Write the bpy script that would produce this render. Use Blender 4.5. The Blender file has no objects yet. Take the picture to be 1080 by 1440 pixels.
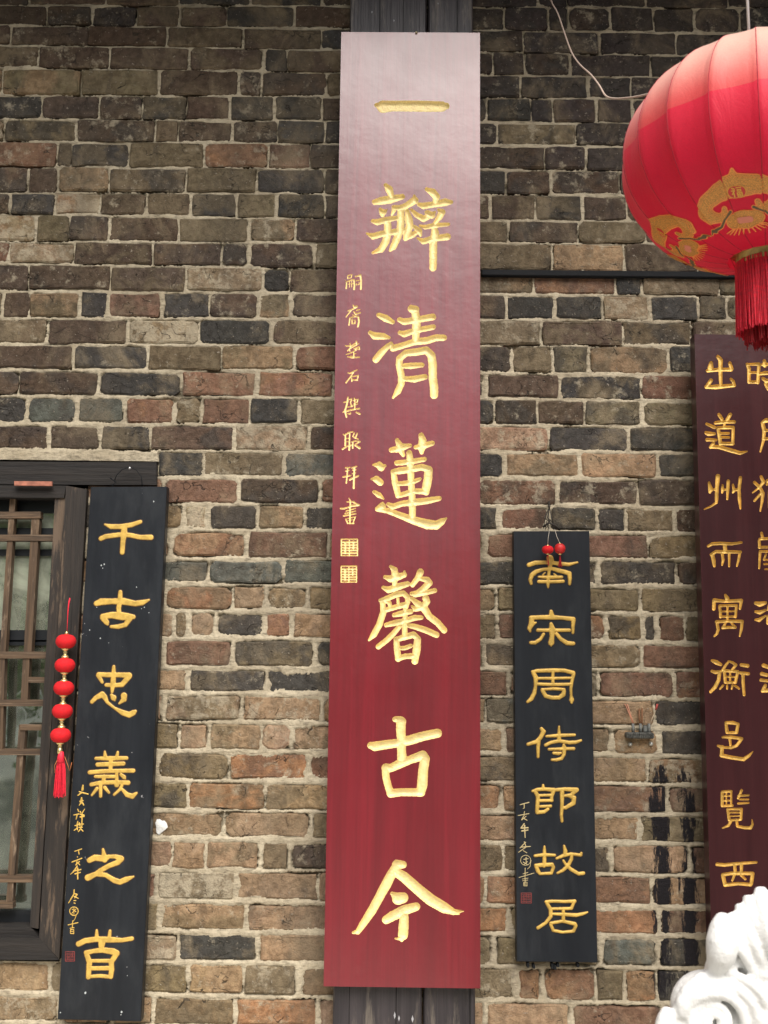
import bpy, math, random
import numpy as np
from mathutils import Matrix, Vector

# ------------------------------------------------------------------ camera, sky, sun, exposure
S = bpy.context.scene
COL = S.collection
FPX, W0, H0 = 1500.0, 1080.0, 1440.0
PITCH, ROLL, CAMZ, DIST = 8.8, 0.62, 1.5, 2.7
cam_d = bpy.data.cameras.new('camera'); cam = bpy.data.objects.new('camera', cam_d); COL.objects.link(cam)
cam_d.sensor_fit = 'VERTICAL'; cam_d.sensor_height = 36.0; cam_d.lens = FPX / H0 * 36.0
cam_d.dof.use_dof = True; cam_d.dof.focus_distance = 2.75; cam_d.dof.aperture_fstop = 9.0
cam_d.clip_start = 0.05; cam_d.clip_end = 500
RC = Matrix.Rotation(math.radians(90 + PITCH), 4, 'X') @ Matrix.Rotation(math.radians(ROLL), 4, 'Z')
cam.matrix_world = Matrix.Translation((0, -DIST, CAMZ)) @ RC
S.camera = cam

SUN_EL, SUN_AZ = 52.0, 15.0      # azimuth: degrees to the right of straight out from the wall
w = bpy.data.worlds.new('World'); S.world = w; w.use_nodes = True
wn = w.node_tree.nodes; wl = w.node_tree.links
bg = wn['Background']; sky = wn.new('ShaderNodeTexSky'); sky.sky_type = 'NISHITA'; sky.sun_disc = False
sky.sun_elevation = math.radians(SUN_EL); sky.sun_rotation = math.radians(180 - SUN_AZ)
sky.air_density = 1.0; sky.dust_density = 4.0; sky.ozone_density = 0.6
wl.new(sky.outputs[0], bg.inputs[0]); bg.inputs[1].default_value = 0.08
sd = bpy.data.lights.new('sun', 'SUN'); sun = bpy.data.objects.new('sun', sd); COL.objects.link(sun)
sd.energy = 4.2; sd.angle = math.radians(54); sd.color = (1.0, 0.965, 0.91)
sv = Vector((math.sin(math.radians(SUN_AZ)) * math.cos(math.radians(SUN_EL)),
             -math.cos(math.radians(SUN_AZ)) * math.cos(math.radians(SUN_EL)), math.sin(math.radians(SUN_EL))))
sun.rotation_euler = sv.to_track_quat('Z', 'Y').to_euler(); sun.location = (1.5, -4, 6)
S.view_settings.view_transform = 'Standard'; S.view_settings.look = 'None'
S.view_settings.exposure = 0.42; S.view_settings.gamma = 1.0; S.view_settings.use_curve_mapping = False
S.cycles.max_bounces = 8; S.cycles.diffuse_bounces = 4; S.cycles.transparent_max_bounces = 12

rnd = random.Random(7)
rs = np.random.RandomState(11)
RN = np.array(RC.to_3x3()); C0 = np.array((0.0, -DIST, CAMZ))
def rays(px, py):
    px = np.asarray(px, float); py = np.asarray(py, float)
    v = np.stack([(px - W0 / 2) / FPX, -(py - H0 / 2) / FPX, -np.ones_like(px)], -1)
    return v @ RN.T
def on(px, py, pl=(0.0, 0.0)):
    """photo pixel -> point on the plane y = Y0 + t*(z-1.5)"""
    d = rays(px, py); Y0, t = pl
    # y = Y0 + t*(z-CAMZ)
    k = (Y0 - C0[1]) / (d[..., 1] - t * d[..., 2])
    return C0 + d * k[..., None]
def at(px, py, Y=0.0):
    return Vector(on(np.array(px, float), np.array(py, float), (Y, 0.0)))

# ------------------------------------------------------------------ mesh helpers
class MB:
    def __init__(s): s.v = []; s.f = []; s.sm = []
    def add(s, vs, fs, smooth=False):
        o = len(s.v); s.v.extend([tuple(p) for p in vs]); s.f.extend([tuple(i + o for i in f) for f in fs]); s.sm.extend([smooth] * len(fs))
    def hexa(s, a, b):      # a: 4 front points, b: 4 back points
        s.add(list(a) + list(b), [(0, 1, 2, 3), (7, 6, 5, 4), (0, 4, 5, 1), (1, 5, 6, 2), (2, 6, 7, 3), (3, 7, 4, 0)])
    def box(s, c, d, R=None, bev=0.0):
        x, y, z = d[0] / 2, d[1] / 2, d[2] / 2
        if bev > 0:
            b = min(bev, x * .9, y * .9, z * .9); P = []
            for sx in (-1, 1):
                for sy in (-1, 1):
                    for sz in (-1, 1):
                        P += [(sx * x, sy * (y - b), sz * (z - b)), (sx * (x - b), sy * y, sz * (z - b)), (sx * (x - b), sy * (y - b), sz * z)]
            def I(sx, sy, sz, k): return (((sx > 0) * 2 + (sy > 0)) * 2 + (sz > 0)) * 3 + k
            F = []
            q = [(-1, -1), (1, -1), (1, 1), (-1, 1)]
            for sg in (-1, 1):
                F.append([I(sg, a, c2, 0) for a, c2 in q]); F.append([I(a, sg, c2, 1) for a, c2 in q]); F.append([I(a, c2, sg, 2) for a, c2 in q])
            for a in (-1, 1):
                for c2 in (-1, 1):
                    F.append([I(-1, a, c2, 1), I(1, a, c2, 1), I(1, a, c2, 2), I(-1, a, c2, 2)])
                    F.append([I(a, -1, c2, 0), I(a, 1, c2, 0), I(a, 1, c2, 2), I(a, -1, c2, 2)])
                    F.append([I(a, c2, -1, 0), I(a, c2, 1, 0), I(a, c2, 1, 1), I(a, c2, -1, 1)])
                    for e in (-1, 1): F.append([I(a, c2, e, 0), I(a, c2, e, 1), I(a, c2, e, 2)])
        else:
            P = [(-x, -y, -z), (x, -y, -z), (x, -y, z), (-x, -y, z), (-x, y, -z), (x, y, -z), (x, y, z), (-x, y, z)]
            F = [(0, 1, 2, 3), (7, 6, 5, 4), (0, 4, 5, 1), (1, 5, 6, 2), (2, 6, 7, 3), (3, 7, 4, 0)]
        P = [Vector(p) for p in P]
        if R is not None: P = [R @ p for p in P]
        c = Vector(c); s.add([p + c for p in P], F)
    def tube(s, pts, r, n=8, cap=True):
        pts = [Vector(p) for p in pts]; rr = r if hasattr(r, '__len__') else [r] * len(pts)
        V = []; F = []; up = None
        for i, p in enumerate(pts):
            t = (pts[min(i + 1, len(pts) - 1)] - pts[max(i - 1, 0)]).normalized()
            if up is None:
                up = Vector((0, 0, 1)) if abs(t.z) < .9 else Vector((1, 0, 0))
            a = t.cross(up).normalized(); b = a.cross(t).normalized(); up = b
            for k in range(n):
                q = 2 * math.pi * k / n; V.append(p + (a * math.cos(q) + b * math.sin(q)) * rr[i])
        for i in range(len(pts) - 1):
            for k in range(n): F.append((i * n + k, i * n + (k + 1) % n, (i + 1) * n + (k + 1) % n, (i + 1) * n + k))
        if cap: F.append(tuple(range(n))[::-1]); F.append(tuple((len(pts) - 1) * n + k for k in range(n)))
        s.add(V, F, True)
    def lathe(s, prof, c=(0, 0, 0), n=24):
        V = []; F = []; c = Vector(c)
        for r, z in prof:
            for k in range(n):
                q = 2 * math.pi * k / n; V.append(c + Vector((r * math.cos(q), r * math.sin(q), z)))
        for i in range(len(prof) - 1):
            for k in range(n): F.append((i * n + k, i * n + (k + 1) % n, (i + 1) * n + (k + 1) % n, (i + 1) * n + k))
        s.add(V, F, True)
    def build(s, name, mat, parent=None):
        me = bpy.data.meshes.new(name); me.from_pydata([tuple(v) for v in s.v], [], s.f)
        me.polygons.foreach_set('use_smooth', s.sm); me.update()
        return link(name, me, mat, parent)
def link(name, me, mat, parent=None):
    o = bpy.data.objects.new(name, me); COL.objects.link(o)
    if mat is not None and not me.materials: me.materials.append(mat)
    if parent is not None:
        o.parent = parent
        o.matrix_parent_inverse = Matrix.Translation(-WORLDLOC[parent.name]) if parent.name in WORLDLOC else Matrix()
        WORLDLOC[o.name] = Vector((0, 0, 0))
    else: WORLDLOC[o.name] = Vector((0, 0, 0))
    return o
WORLDLOC = {}
def np_mesh(name, V, F4, mat, parent=None, smooth=True):
    me = bpy.data.meshes.new(name); V = np.asarray(V, np.float32); F4 = np.asarray(F4, np.int32)
    me.vertices.add(len(V)); me.vertices.foreach_set('co', V.ravel())
    me.loops.add(F4.size); me.loops.foreach_set('vertex_index', F4.ravel())
    k = F4.shape[1]
    me.polygons.add(len(F4)); me.polygons.foreach_set('loop_start', np.arange(0, F4.size, k, dtype=np.int32))
    me.polygons.foreach_set('use_smooth', np.full(len(F4), smooth)); me.update(calc_edges=True); me.validate()
    return link(name, me, mat, parent)
def thing(name, label, cat, loc=(0, 0, 0), group=None):
    o = bpy.data.objects.new(name, None); COL.objects.link(o); o.location = loc; o.empty_display_size = .1
    WORLDLOC[o.name] = Vector(loc); tag(o, label, cat, group); return o
def tag(o, label=None, cat=None, group=None, kind=None):
    if label: o['label'] = label
    if cat: o['category'] = cat
    if group: o['group'] = group
    if kind: o['kind'] = kind
    return o

# ------------------------------------------------------------------ materials
def new_mat(name):
    m = bpy.data.materials.new(name); m.use_nodes = True; nt = m.node_tree
    return m, nt, nt.nodes['Principled BSDF']
class N:
    def __init__(s, nt): s.nt = nt
    def node(s, t, **kw):
        n = s.nt.nodes.new(t)
        for k, v in kw.items(): setattr(n, k, v)
        return n
    def lk(s, a, b): s.nt.links.new(a, b)
    def set(s, sock, v):
        if hasattr(v, 'is_output') or isinstance(v, bpy.types.NodeSocket): s.lk(v, sock)
        else: sock.default_value = v
    def noise(s, vec, scale=5, detail=4, rough=.55, dist=0.0):
        n = s.node('ShaderNodeTexNoise'); s.lk(vec, n.inputs['Vector']); n.inputs['Scale'].default_value = scale
        n.inputs['Detail'].default_value = detail; n.inputs['Roughness'].default_value = rough; n.inputs['Distortion'].default_value = dist
        return n.outputs['Fac']
    def map(s, vec, scale=(1, 1, 1), loc=(0, 0, 0)):
        n = s.node('ShaderNodeMapping'); s.lk(vec, n.inputs[0]); n.inputs['Scale'].default_value = scale; n.inputs['Location'].default_value = loc
        return n.outputs[0]
    def ramp(s, v, lo, hi, a=0.0, b=1.0):
        n = s.node('ShaderNodeMapRange'); n.interpolation_type = 'SMOOTHSTEP'; s.set(n.inputs['Value'], v)
        n.inputs['From Min'].default_value = lo; n.inputs['From Max'].default_value = hi
        n.inputs['To Min'].default_value = a; n.inputs['To Max'].default_value = b; return n.outputs[0]
    def math(s, op, a, b=0.0):
        n = s.node('ShaderNodeMath', operation=op); s.set(n.inputs[0], a); s.set(n.inputs[1], b); return n.outputs[0]
    def mix(s, f, a, b, mode='MIX'):
        n = s.node('ShaderNodeMix', data_type='RGBA', blend_type=mode); s.set(n.inputs[0], f)
        s.set(n.inputs[6], a if not isinstance(a, tuple) else (*a, 1)[:4]); s.set(n.inputs[7], b if not isinstance(b, tuple) else (*b, 1)[:4])
        return n.outputs[2]
    def pos(s): return s.node('ShaderNodeNewGeometry').outputs['Position']
    def obj(s): return s.node('ShaderNodeTexCoord').outputs['Object']
    def bump(s, h, dist, strength=1.0):
        n = s.node('ShaderNodeBump'); s.lk(h, n.inputs['Height']); n.inputs['Distance'].default_value = dist; n.inputs['Strength'].default_value = strength
        return n.outputs[0]
def simple(name, col, rough=.5, metal=0.0, var=0.0, scale=20, bump=0.0, coat=0.0, spec=.5):
    m, nt, p = new_mat(name); h = N(nt); v = h.pos()
    p.inputs['Base Color'].default_value = (*col, 1); p.inputs['Roughness'].default_value = rough; p.inputs['Metallic'].default_value = metal
    p.inputs['Coat Weight'].default_value = coat; p.inputs['Specular IOR Level'].default_value = spec
    if var:
        f = h.noise(v, scale, 6, .6)
        c = h.mix(h.ramp(f, .25, .75), tuple(x * (1 - var) for x in col), tuple(min(1, x * (1 + var)) for x in col)); h.lk(c, p.inputs['Base Color'])
        h.lk(h.ramp(f, .2, .8, max(0, rough - .12), min(1, rough + .12)), p.inputs['Roughness'])
    if bump: h.lk(h.bump(h.noise(v, scale * 3, 5, .6), bump), p.inputs['Normal'])
    return m
def wood(name, dark, light, rough=.6, gx=60, gz=3, bump=.0015, wear=None):
    m, nt, p = new_mat(name); h = N(nt); v = h.pos()
    g = h.noise(h.map(v, (gx, gx, gz)), 1.0, 8, .65, .6); g2 = h.noise(h.map(v, (gx * 4, gx * 4, gz * 2)), 1.0, 4, .6)
    big = h.noise(v, 4, 4)
    c = h.mix(h.ramp(g, .3, .7), dark, light); c = h.mix(h.ramp(g2, .5, .75, 0, .6), c, tuple(x * .45 for x in dark))
    c = h.mix(h.ramp(big, .35, .7, 0, .5), c, tuple((a + b) * .35 for a, b in zip(dark, light)))
    if wear:
        wv = h.noise(h.map(v, (gx * .8, gx * .8, gz * 2.5), (3, 1, 7)), 1.0, 6, .7)
        c = h.mix(h.ramp(wv, .52, .66, 0, .85), c, wear)
    h.lk(c, p.inputs['Base Color']); p.inputs['Roughness'].default_value = rough
    h.lk(h.bump(h.math('ADD', g, h.math('MULTIPLY', g2, .5)), bump), p.inputs['Normal'])
    return m

# brick: per-brick colours come from two face attributes, wear from a third
m_brick, nt, p = new_mat('old_brick'); h = N(nt); v = h.pos()
def attr(nm):
    a = h.node('ShaderNodeAttribute'); a.attribute_name = nm; return a
t1 = attr('tint').outputs['Color']; t2 = attr('tint_b').outputs['Color']; we = attr('wear').outputs['Fac']
n1 = h.noise(v, 11, 5, .6, .4); n2 = h.noise(v, 46, 8, .68, .3); n3 = h.noise(h.map(v, (1, 1, .25), (5, 2, 3)), 60, 6, .7); n4 = h.noise(v, 240, 3, .6)
c = h.mix(h.ramp(n1, .44, .56), t1, t2)
c = h.mix(h.ramp(n2, .36, .64, 0, .7), c, h.mix(1.0, c, (.40, .37, .34), 'MULTIPLY'))
c = h.mix(h.ramp(n4, .3, .7, 0, .35), c, h.mix(1.0, c, (1.45, 1.4, 1.35), 'MULTIPLY'))
n5 = h.noise(h.map(v, (1, 1, 1), (9, 4, 1)), 24, 9, .72)          # lime smears
pale = h.ramp(h.math('ADD', n5, h.math('MULTIPLY', we, .3)), .60, .72, 0, .62)
c = h.mix(pale, c, (.47, .41, .30))
n6 = h.noise(h.map(v, (1, 1, .35), (1, 7, 2)), 20, 7, .65)          # soot blotches
c = h.mix(h.ramp(n6, .52, .72, 0, .55), c, (.04, .036, .033))
nk = h.noise(h.map(v, (1, 1, 1.2), (3, 3, 3)), 17, 3, .5, .6); ck = h.ramp(h.math('ABSOLUTE', h.math('SUBTRACT', nk, .5)), .002, .009, 1, 0)
ck = h.math('MULTIPLY', ck, h.ramp(h.noise(h.map(v, (1, 1, 1), (8, 8, 8)), 14, 3), .52, .6)); c = h.mix(h.math('MULTIPLY', ck, .75), c, (.03, .026, .022))
pt = h.ramp(h.noise(h.map(v, (1, 1, 1), (2, 5, 5)), 130, 3, .6), .64, .7, 0, .5); c = h.mix(pt, c, (.48, .42, .34))
ws = h.noise(h.map(v, (1, 1, .8), (6, 6, 6)), 8, 9, .7, .5); c = h.mix(h.ramp(ws, .48, .70, 0, .55), c, (.30, .235, .15))   # lime wash running over bricks
wd = h.noise(h.map(v, (1.5, 1, .5), (1, 6, 9)), 3.2, 7, .65); c = h.mix(h.ramp(wd, .45, .68, 0, .45), c, (.075, .062, .048))
# tar drips low on the right
sx = h.node('ShaderNodeSeparateXYZ'); h.lk(v, sx.inputs[0]); X, Z = sx.outputs[0], sx.outputs[2]
def band(val, a, b, s): return h.math('MULTIPLY', h.ramp(val, a - s, a + s), h.ramp(val, b - s, b + s, 1, 0))
XA, XB = at(931, 1230).x, at(965, 1230).x; ZT, ZB = at(940, 1070).z, at(940, 1410).z
dr = h.noise(h.map(v, (1, 1, .16)), 85, 7, .8, .35)
bx = h.math('MAXIMUM', band(X, XA - .03, XA + .026, .022), band(X, XB - .018, XB + .03, .02))
dm = h.math('MULTIPLY', h.math('MULTIPLY', bx, band(Z, ZB, ZT, .05)), 1.0)
dr2 = h.noise(h.map(v, (1, 1, .3), (7, 1, 3)), 22, 3, .6)
dm = h.ramp(h.math('ADD', h.math('ADD', h.math('MULTIPLY', dr, 1.7), h.math('MULTIPLY', dr2, 1.0)), h.math('MULTIPLY', dm, .7)), 1.83, 1.96)
c = h.mix(dm, c, (.014, .012, .014))
h.lk(c, p.inputs['Base Color']); p.inputs['Roughness'].default_value = .92; p.inputs['Specular IOR Level'].default_value = .25
hh = h.math('SUBTRACT', h.math('ADD', n2, h.math('MULTIPLY', pt, .3)), h.math('MULTIPLY', ck, .8)); hh = h.math('ADD', h.math('MULTIPLY', hh, 1.0), h.math('MULTIPLY', n4, .3)); hh = h.math('ADD', hh, h.math('MULTIPLY', pale, .15))
vc = h.node('ShaderNodeTexVoronoi'); vc.feature = 'DISTANCE_TO_EDGE'; h.lk(h.map(h.node('ShaderNodeNewGeometry').outputs['Position'], (1, 1, 1)), vc.inputs['Vector']); vc.inputs['Scale'].default_value = 9
h.lk(h.bump(hh, .008), p.inputs['Normal'])

m_mortar, nt, p = new_mat('lime_mortar'); h = N(nt); v = h.pos()
n1 = h.noise(v, 7, 6, .6); n2 = h.noise(v, 70, 8, .7); n3 = h.noise(h.map(v, (1, 1, 4), (2, 2, 2)), 30, 6, .6)
c = h.mix(h.ramp(n1, .3, .7), (.60, .525, .385), (.42, .355, .25)); c = h.mix(h.ramp(n2, .45, .75, 0, .65), c, (.22, .185, .14))
c = h.mix(h.ramp(n3, .50, .72, 0, .75), c, (.13, .108, .08)); nw = h.noise(h.map(v, (1, 1, 1.6), (4, 4, 1)), 2.6, 5, .6); c = h.mix(h.ramp(nw, .45, .66, 0, .4), c, (.20, .165, .12))
h.lk(c, p.inputs['Base Color']); p.inputs['Roughness'].default_value = .95; p.inputs['Specular IOR Level'].default_value = .2
h.lk(h.bump(h.math('ADD', n2, h.math('MULTIPLY', n3, .6)), .006), p.inputs['Normal'])

def lacquer(name, dark, light, rough, spec=.5, coat=0.0, gz=1.2, gx=22, nicks=0.0):
    m, nt, p = new_mat(name); h = N(nt); v = h.pos()
    g = h.noise(h.map(v, (gx, 1, gz)), 1.0, 7, .6, .4); g2 = h.noise(h.map(v, (gx * 6, 1, gz * 3)), 1.0, 3, .5)
    c = h.mix(h.ramp(g, .3, .7), dark, light); c = h.mix(h.ramp(g2, .35, .75, 0, .35), c, tuple(x * .7 for x in dark))
    sm = h.noise(v, 9, 5, .6); sp = h.noise(h.map(v, (1, 1, 1), (4, 0, 9)), 55, 3, .5)
    if nicks:
        c = h.mix(h.ramp(h.noise(h.map(v, (2.2, 1, .7), (3, 0, 5)), 6, 7, .65), .45, .75, 0, .6), c, (.034, .038, .043)); c = h.mix(h.ramp(h.noise(h.map(v, (5, 1, .5), (8, 0, 1)), 12, 5, .6), .6, .75, 0, .5), c, (.008, .009, .011))
        c = h.mix(h.ramp(sp, .745, .775, 0, nicks), c, (.33, .33, .34))
    h.lk(c, p.inputs['Base Color']); h.lk(h.ramp(sm, .3, .7, rough - .012, rough + .02), p.inputs['Roughness'])
    p.inputs['Specular IOR Level'].default_value = spec; p.inputs['Coat Weight'].default_value = coat; p.inputs['Coat Roughness'].default_value = .12
    h.lk(h.bump(h.math('ADD', g, h.math('MULTIPLY', sm, 2.0)), .0006), p.inputs['Normal'])
    return m
m_red = lacquer('red_lacquered_wood', (.150, .002, .009), (.215, .004, .014), .29, 1.0, .28)
m_black = lacquer('black_lacquered_wood', (.009, .011, .015), (.015, .018, .023), .42, .28, 0, 2.0, 14, .8)
m_maroon = lacquer('maroon_lacquered_wood', (.038, .009, .011), (.052, .013, .015), .30, .34, 0)
m_gold = simple('gilded_leaf', (.98, .765, .37), .46, .16, .10, 90, .0009)
m_goldp = simple('gold_paint', (.62, .40, .085), .5, .2, .22, 60, .0008)
m_goldr = simple('aged_gold_leaf', (.70, .45, .11), .42, .3, .2, 70, .0008)
m_edge = simple('brown_outline_paint', (.10, .045, .012), .6)
m_seal = simple('red_seal_paint', (.16, .022, .02), .6, 0, .3, 80)
m_pillar = wood('grey_pillar_wood', (.022, .019, .023), (.062, .052, .056), .42, 26, 1.0, .004, (.17, .145, .12))
m_frame = wood('window_frame_wood', (.010, .008, .007), (.040, .029, .022), .7, 50, 2.2, .003, (.14, .095, .062))
m_frameh = wood('lintel_wood', (.006, .005, .005), (.022, .017, .014), .75, 3, 60, .003)
m_bar = wood('lattice_wood', (.034, .020, .011), (.145, .088, .047), .7, 55, 4, .002, (.25, .18, .12))
m_barh = wood('lattice_rail_wood', (.034, .020, .011), (.145, .088, .047), .7, 4, 70, .002, (.25, .18, .12))
m_dark = simple('dark_painted_metal', (.012, .014, .017), .4)
m_iron = simple('black_iron', (.010, .011, .013), .75, 0, .3, 40, .001, 0, .2)
m_eave = wood('eave_timber', (.05, .036, .026), (.11, .08, .055), .75, 8, 8, .003)

# ------------------------------------------------------------------ glyph meshing (brush strokes -> carved or painted characters)
def parse(s):
    out = []
    for st in s.split('|'):
        pts = [tuple(float(q) for q in t.split(',')) for t in st.split()]
        if pts: out.append(pts)
    return out
def field(strokes, x0, y0, nx, ny, step, wob=0.35, seed=0):
    xs = x0 + np.arange(nx) * step; ys = y0 + np.arange(ny) * step; Xg, Yg = np.meshgrid(xs, ys)
    D = np.full(Xg.shape, -9.0)
    wx = wob * (np.sin(Xg * .9 + seed) * np.cos(Yg * .7 + seed * 2) + .6 * np.sin(Xg * 1.7 + Yg * 1.3 + seed))
    for st in strokes:
        if len(st) == 1: st = [st[0], (st[0][0] + .01, st[0][1], st[0][2])]
        for (ax, ay, aw), (bx_, by_, bw) in zip(st[:-1], st[1:]):
            dx, dy = bx_ - ax, by_ - ay; L = dx * dx + dy * dy + 1e-9
            t = np.clip(((Xg - ax) * dx + (Yg - ay) * dy) / L, 0, 1)
            d = np.hypot(Xg - ax - t * dx, Yg - ay - t * dy)
            D = np.maximum(D, (aw + t * (bw - aw)) / 2 - d)
    return Xg, Yg, D + wx * .5
def glyph_strokes(g):
    ox, oy, sc, s = g
    return [[(ox + x / sc, oy + y / sc, wd / sc) for x, y, wd in st] for st in parse(s)]
def cut(D, want_out=True):
    """cells of the grid split at D=0: returns (verts as grid coords (i,j), inside polys, outside polys)"""
    ny, nx = D.shape; P = []; idx = {}; ins = []; outs = []
    def corner(i, j):
        k = (i, j)
        if k not in idx: idx[k] = len(P); P.append((float(i), float(j)))
        return idx[k]
    def edge(i, j, i2, j2):
        if (i2, j2) < (i, j): i, j, i2, j2 = i2, j2, i, j
        k = (i, j, i2, j2)
        if k not in idx:
            a, b = D[j, i], D[j2, i2]; t = a / (a - b); idx[k] = len(P); P.append((i + (i2 - i) * t, j + (j2 - j) * t))
        return idx[k]
    pos = D > 0
    cnt = pos[:-1, :-1].astype(int) + pos[1:, :-1] + pos[:-1, 1:] + pos[1:, 1:]
    for j in range(ny - 1):
        i = 0
        while i < nx - 1:
            c = cnt[j, i]
            if c == 0:
                k = i
                while k < nx - 1 and cnt[j, k] == 0: k += 1
                if want_out: outs.append([corner(i, j), corner(k, j), corner(k, j + 1), corner(i, j + 1)])
                i = k; continue
            q = [(i, j), (i + 1, j), (i + 1, j + 1), (i, j + 1)]
            if c == 4: ins.append([corner(*a) for a in q])
            else:
                A = []; B = []
                for e in range(4):
                    a, b = q[e], q[(e + 1) % 4]; pa, pb = pos[a[1], a[0]], pos[b[1], b[0]]
                    (A if pa else B).append(corner(*a))
                    if pa != pb:
                        m = edge(*a, *b); A.append(m); B.append(m)
                if len(A) > 2: ins.append(A)
                if want_out and len(B) > 2: outs.append(B)
            i += 1
    return P, ins, outs
def poly_obj(name, V, F, mat, parent, smooth=True):
    used = sorted({i for f in F for i in f}); mp = {u: k for k, u in enumerate(used)}
    me = bpy.data.meshes.new(name); me.from_pydata([tuple(V[u]) for u in used], [], [[mp[i] for i in f] for f in F])
    me.polygons.foreach_set('use_smooth', [smooth] * len(F)); me.update()
    return link(name, me, mat, parent)
def bil(D, P):
    P = np.array(P); ny, nx = D.shape
    i = np.clip(P[:, 0].astype(int), 0, nx - 2); j = np.clip(P[:, 1].astype(int), 0, ny - 2); u = P[:, 0] - i; vv = P[:, 1] - j
    return D[j, i] * (1 - u) * (1 - vv) + D[j, i + 1] * u * (1 - vv) + D[j + 1, i] * (1 - u) * vv + D[j + 1, i + 1] * u * vv
def glyph_patch(g, pl, step, depth, wpx, seed, carve=True):
    st = glyph_strokes(g)
    x0 = min(p[0] - p[2] / 2 for s_ in st for p in s_) - 1.5; x1 = max(p[0] + p[2] / 2 for s_ in st for p in s_) + 1.5
    y0 = min(p[1] - p[2] / 2 for s_ in st for p in s_) - 1.5; y1 = max(p[1] + p[2] / 2 for s_ in st for p in s_) + 1.5
    nx = int((x1 - x0) / step) + 2; ny = int((y1 - y0) / step) + 2
    _, _, D = field(st, x0, y0, nx, ny, step, .3 if wpx > 2.5 else .15, seed)
    P, ins, outs = cut(D, carve)
    d = bil(D, P); P = np.array(P); px = x0 + P[:, 0] * step; py = y0 + P[:, 1] * step
    V = on(px, py, pl); t = np.clip(d / wpx, 0, 1); dep = depth * np.sqrt(np.clip(1 - (1 - t) ** 2, 0, 1))
    dep = dep + np.where(d > .8, depth * .10 * (rs.rand(len(d)) - .5) + depth * .06 * np.sin(px * .31 + seed * 5) * np.sin(py * .27 + seed), 0)
    V = V.copy(); V[:, 1] += dep
    return V, ins, outs, (x0, y0, x0 + (nx - 1) * step, y0 + (ny - 1) * step)

def carved_board(root, corners, pl, glyphs, step, depth, wpx, m_face, m_gl, thick):
    """corners: photo px TL, TR, BR, BL of the front face; characters are real grooves in it"""
    TL, TR, BR, BL = [np.array(c, float) for c in corners]
    def L(y): t = (y - TL[1]) / (BL[1] - TL[1]); return TL[0] + (BL[0] - TL[0]) * t
    def R(y): t = (y - TR[1]) / (BR[1] - TR[1]); return TR[0] + (BR[0] - TR[0]) * t
    V = []; F = []; pats = []
    for k, (g, nm, lab) in enumerate(glyphs):
        Vg, ins, outs, bb = glyph_patch(g, pl, step, depth, wpx, k * 1.7)
        o = poly_obj(nm, Vg, ins, m_gl, root)
        if lab: o['label'] = lab
        off = len(V); V.extend(map(tuple, Vg)); F.extend([[i + off for i in f] for f in outs]); pats.append(bb)
    ys = sorted({max(TL[1], TR[1]), min(BL[1], BR[1])} | {b[1] for b in pats} | {b[3] for b in pats})
    def quad(a):
        off = len(V); Q = on([p[0] for p in a], [p[1] for p in a], pl); V.extend(map(tuple, Q)); F.append(list(range(off, off + len(a))))
    for ya, yb in zip(ys[:-1], ys[1:]):
        if yb - ya < 1e-6: continue
        iv = sorted((b[0], b[2]) for b in pats if b[1] <= ya + 1e-6 and b[3] >= yb - 1e-6)
        la, lb = L(ya), L(yb)
        for (xa, xb) in iv:
            if xa > min(la, lb) - 1e-6: quad([(la, ya), (xa, ya), (xa, yb), (lb, yb)])
            la = lb = xb
        quad([(la, ya), (R(ya), ya), (R(yb), yb), (lb, yb)])
    yt, yb = max(TL[1], TR[1]), min(BL[1], BR[1])
    quad([tuple(TL), tuple(TR), (R(yt), yt), (L(yt), yt)]); quad([(L(yb), yb), (R(yb), yb), tuple(BR), tuple(BL)])
    # sides and back
    c4 = on([c[0] for c in corners], [c[1] for c in corners], pl); bk = c4.copy(); bk[:, 1] += thick
    off = len(V); V.extend(map(tuple, c4)); V.extend(map(tuple, bk))
    for a in range(4): b = (a + 1) % 4; F.append([off + a, off + b, off + 4 + b, off + 4 + a][::-1])
    F.append([off + 4, off + 5, off + 6, off + 7])
    return poly_obj('board', V, F, m_face, root, False)
def flat_board(root, corners, pl, thick, mat):
    c4 = on([c[0] for c in corners], [c[1] for c in corners], pl); bk = c4.copy(); bk[:, 1] += thick
    cen = c4.mean(0); inn = c4 + (cen - c4) * np.array([.012, 0, .003]); rim = c4.copy(); rim[:, 1] += .0025
    m = MB(); vs = list(inn) + list(rim) + list(bk)
    fs = [(0, 1, 2, 3)] + [(a, a + 4, (a + 1) % 4 + 4, (a + 1) % 4) for a in range(4)] + [(a + 4, a + 8, (a + 1) % 4 + 8, (a + 1) % 4 + 4) for a in range(4)] + [(11, 10, 9, 8)]
    m.add(vs, fs); return m.build('board', mat, root)
def painted(root, g, pl, name, step, h_, wpx, seed, mat, outline=None):
    if outline:
        ox, oy, sc, s = g
        st = [[(x, y, w_ + outline * 2 * sc) for x, y, w_ in q] for q in parse(s)]
        g2 = (ox, oy, sc, '|'.join(' '.join('%g,%g,%g' % p for p in q) for q in st))
        Vg, ins, _, _ = glyph_patch(g2, pl, step, -.0004, 1.0, seed, False); Vg[:, 1] -= .0003
        e = poly_obj(name, Vg, ins, m_edge, root)
        Vg, ins, _, _ = glyph_patch(g, pl, step, -h_, wpx, seed, False); Vg[:, 1] -= .0006
        return poly_obj('gilding', Vg, ins, mat, e)
    Vg, ins, _, _ = glyph_patch(g, pl, step, -h_, wpx, seed, False); Vg[:, 1] -= .0004
    return poly_obj(name, Vg, ins, mat, root)

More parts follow.
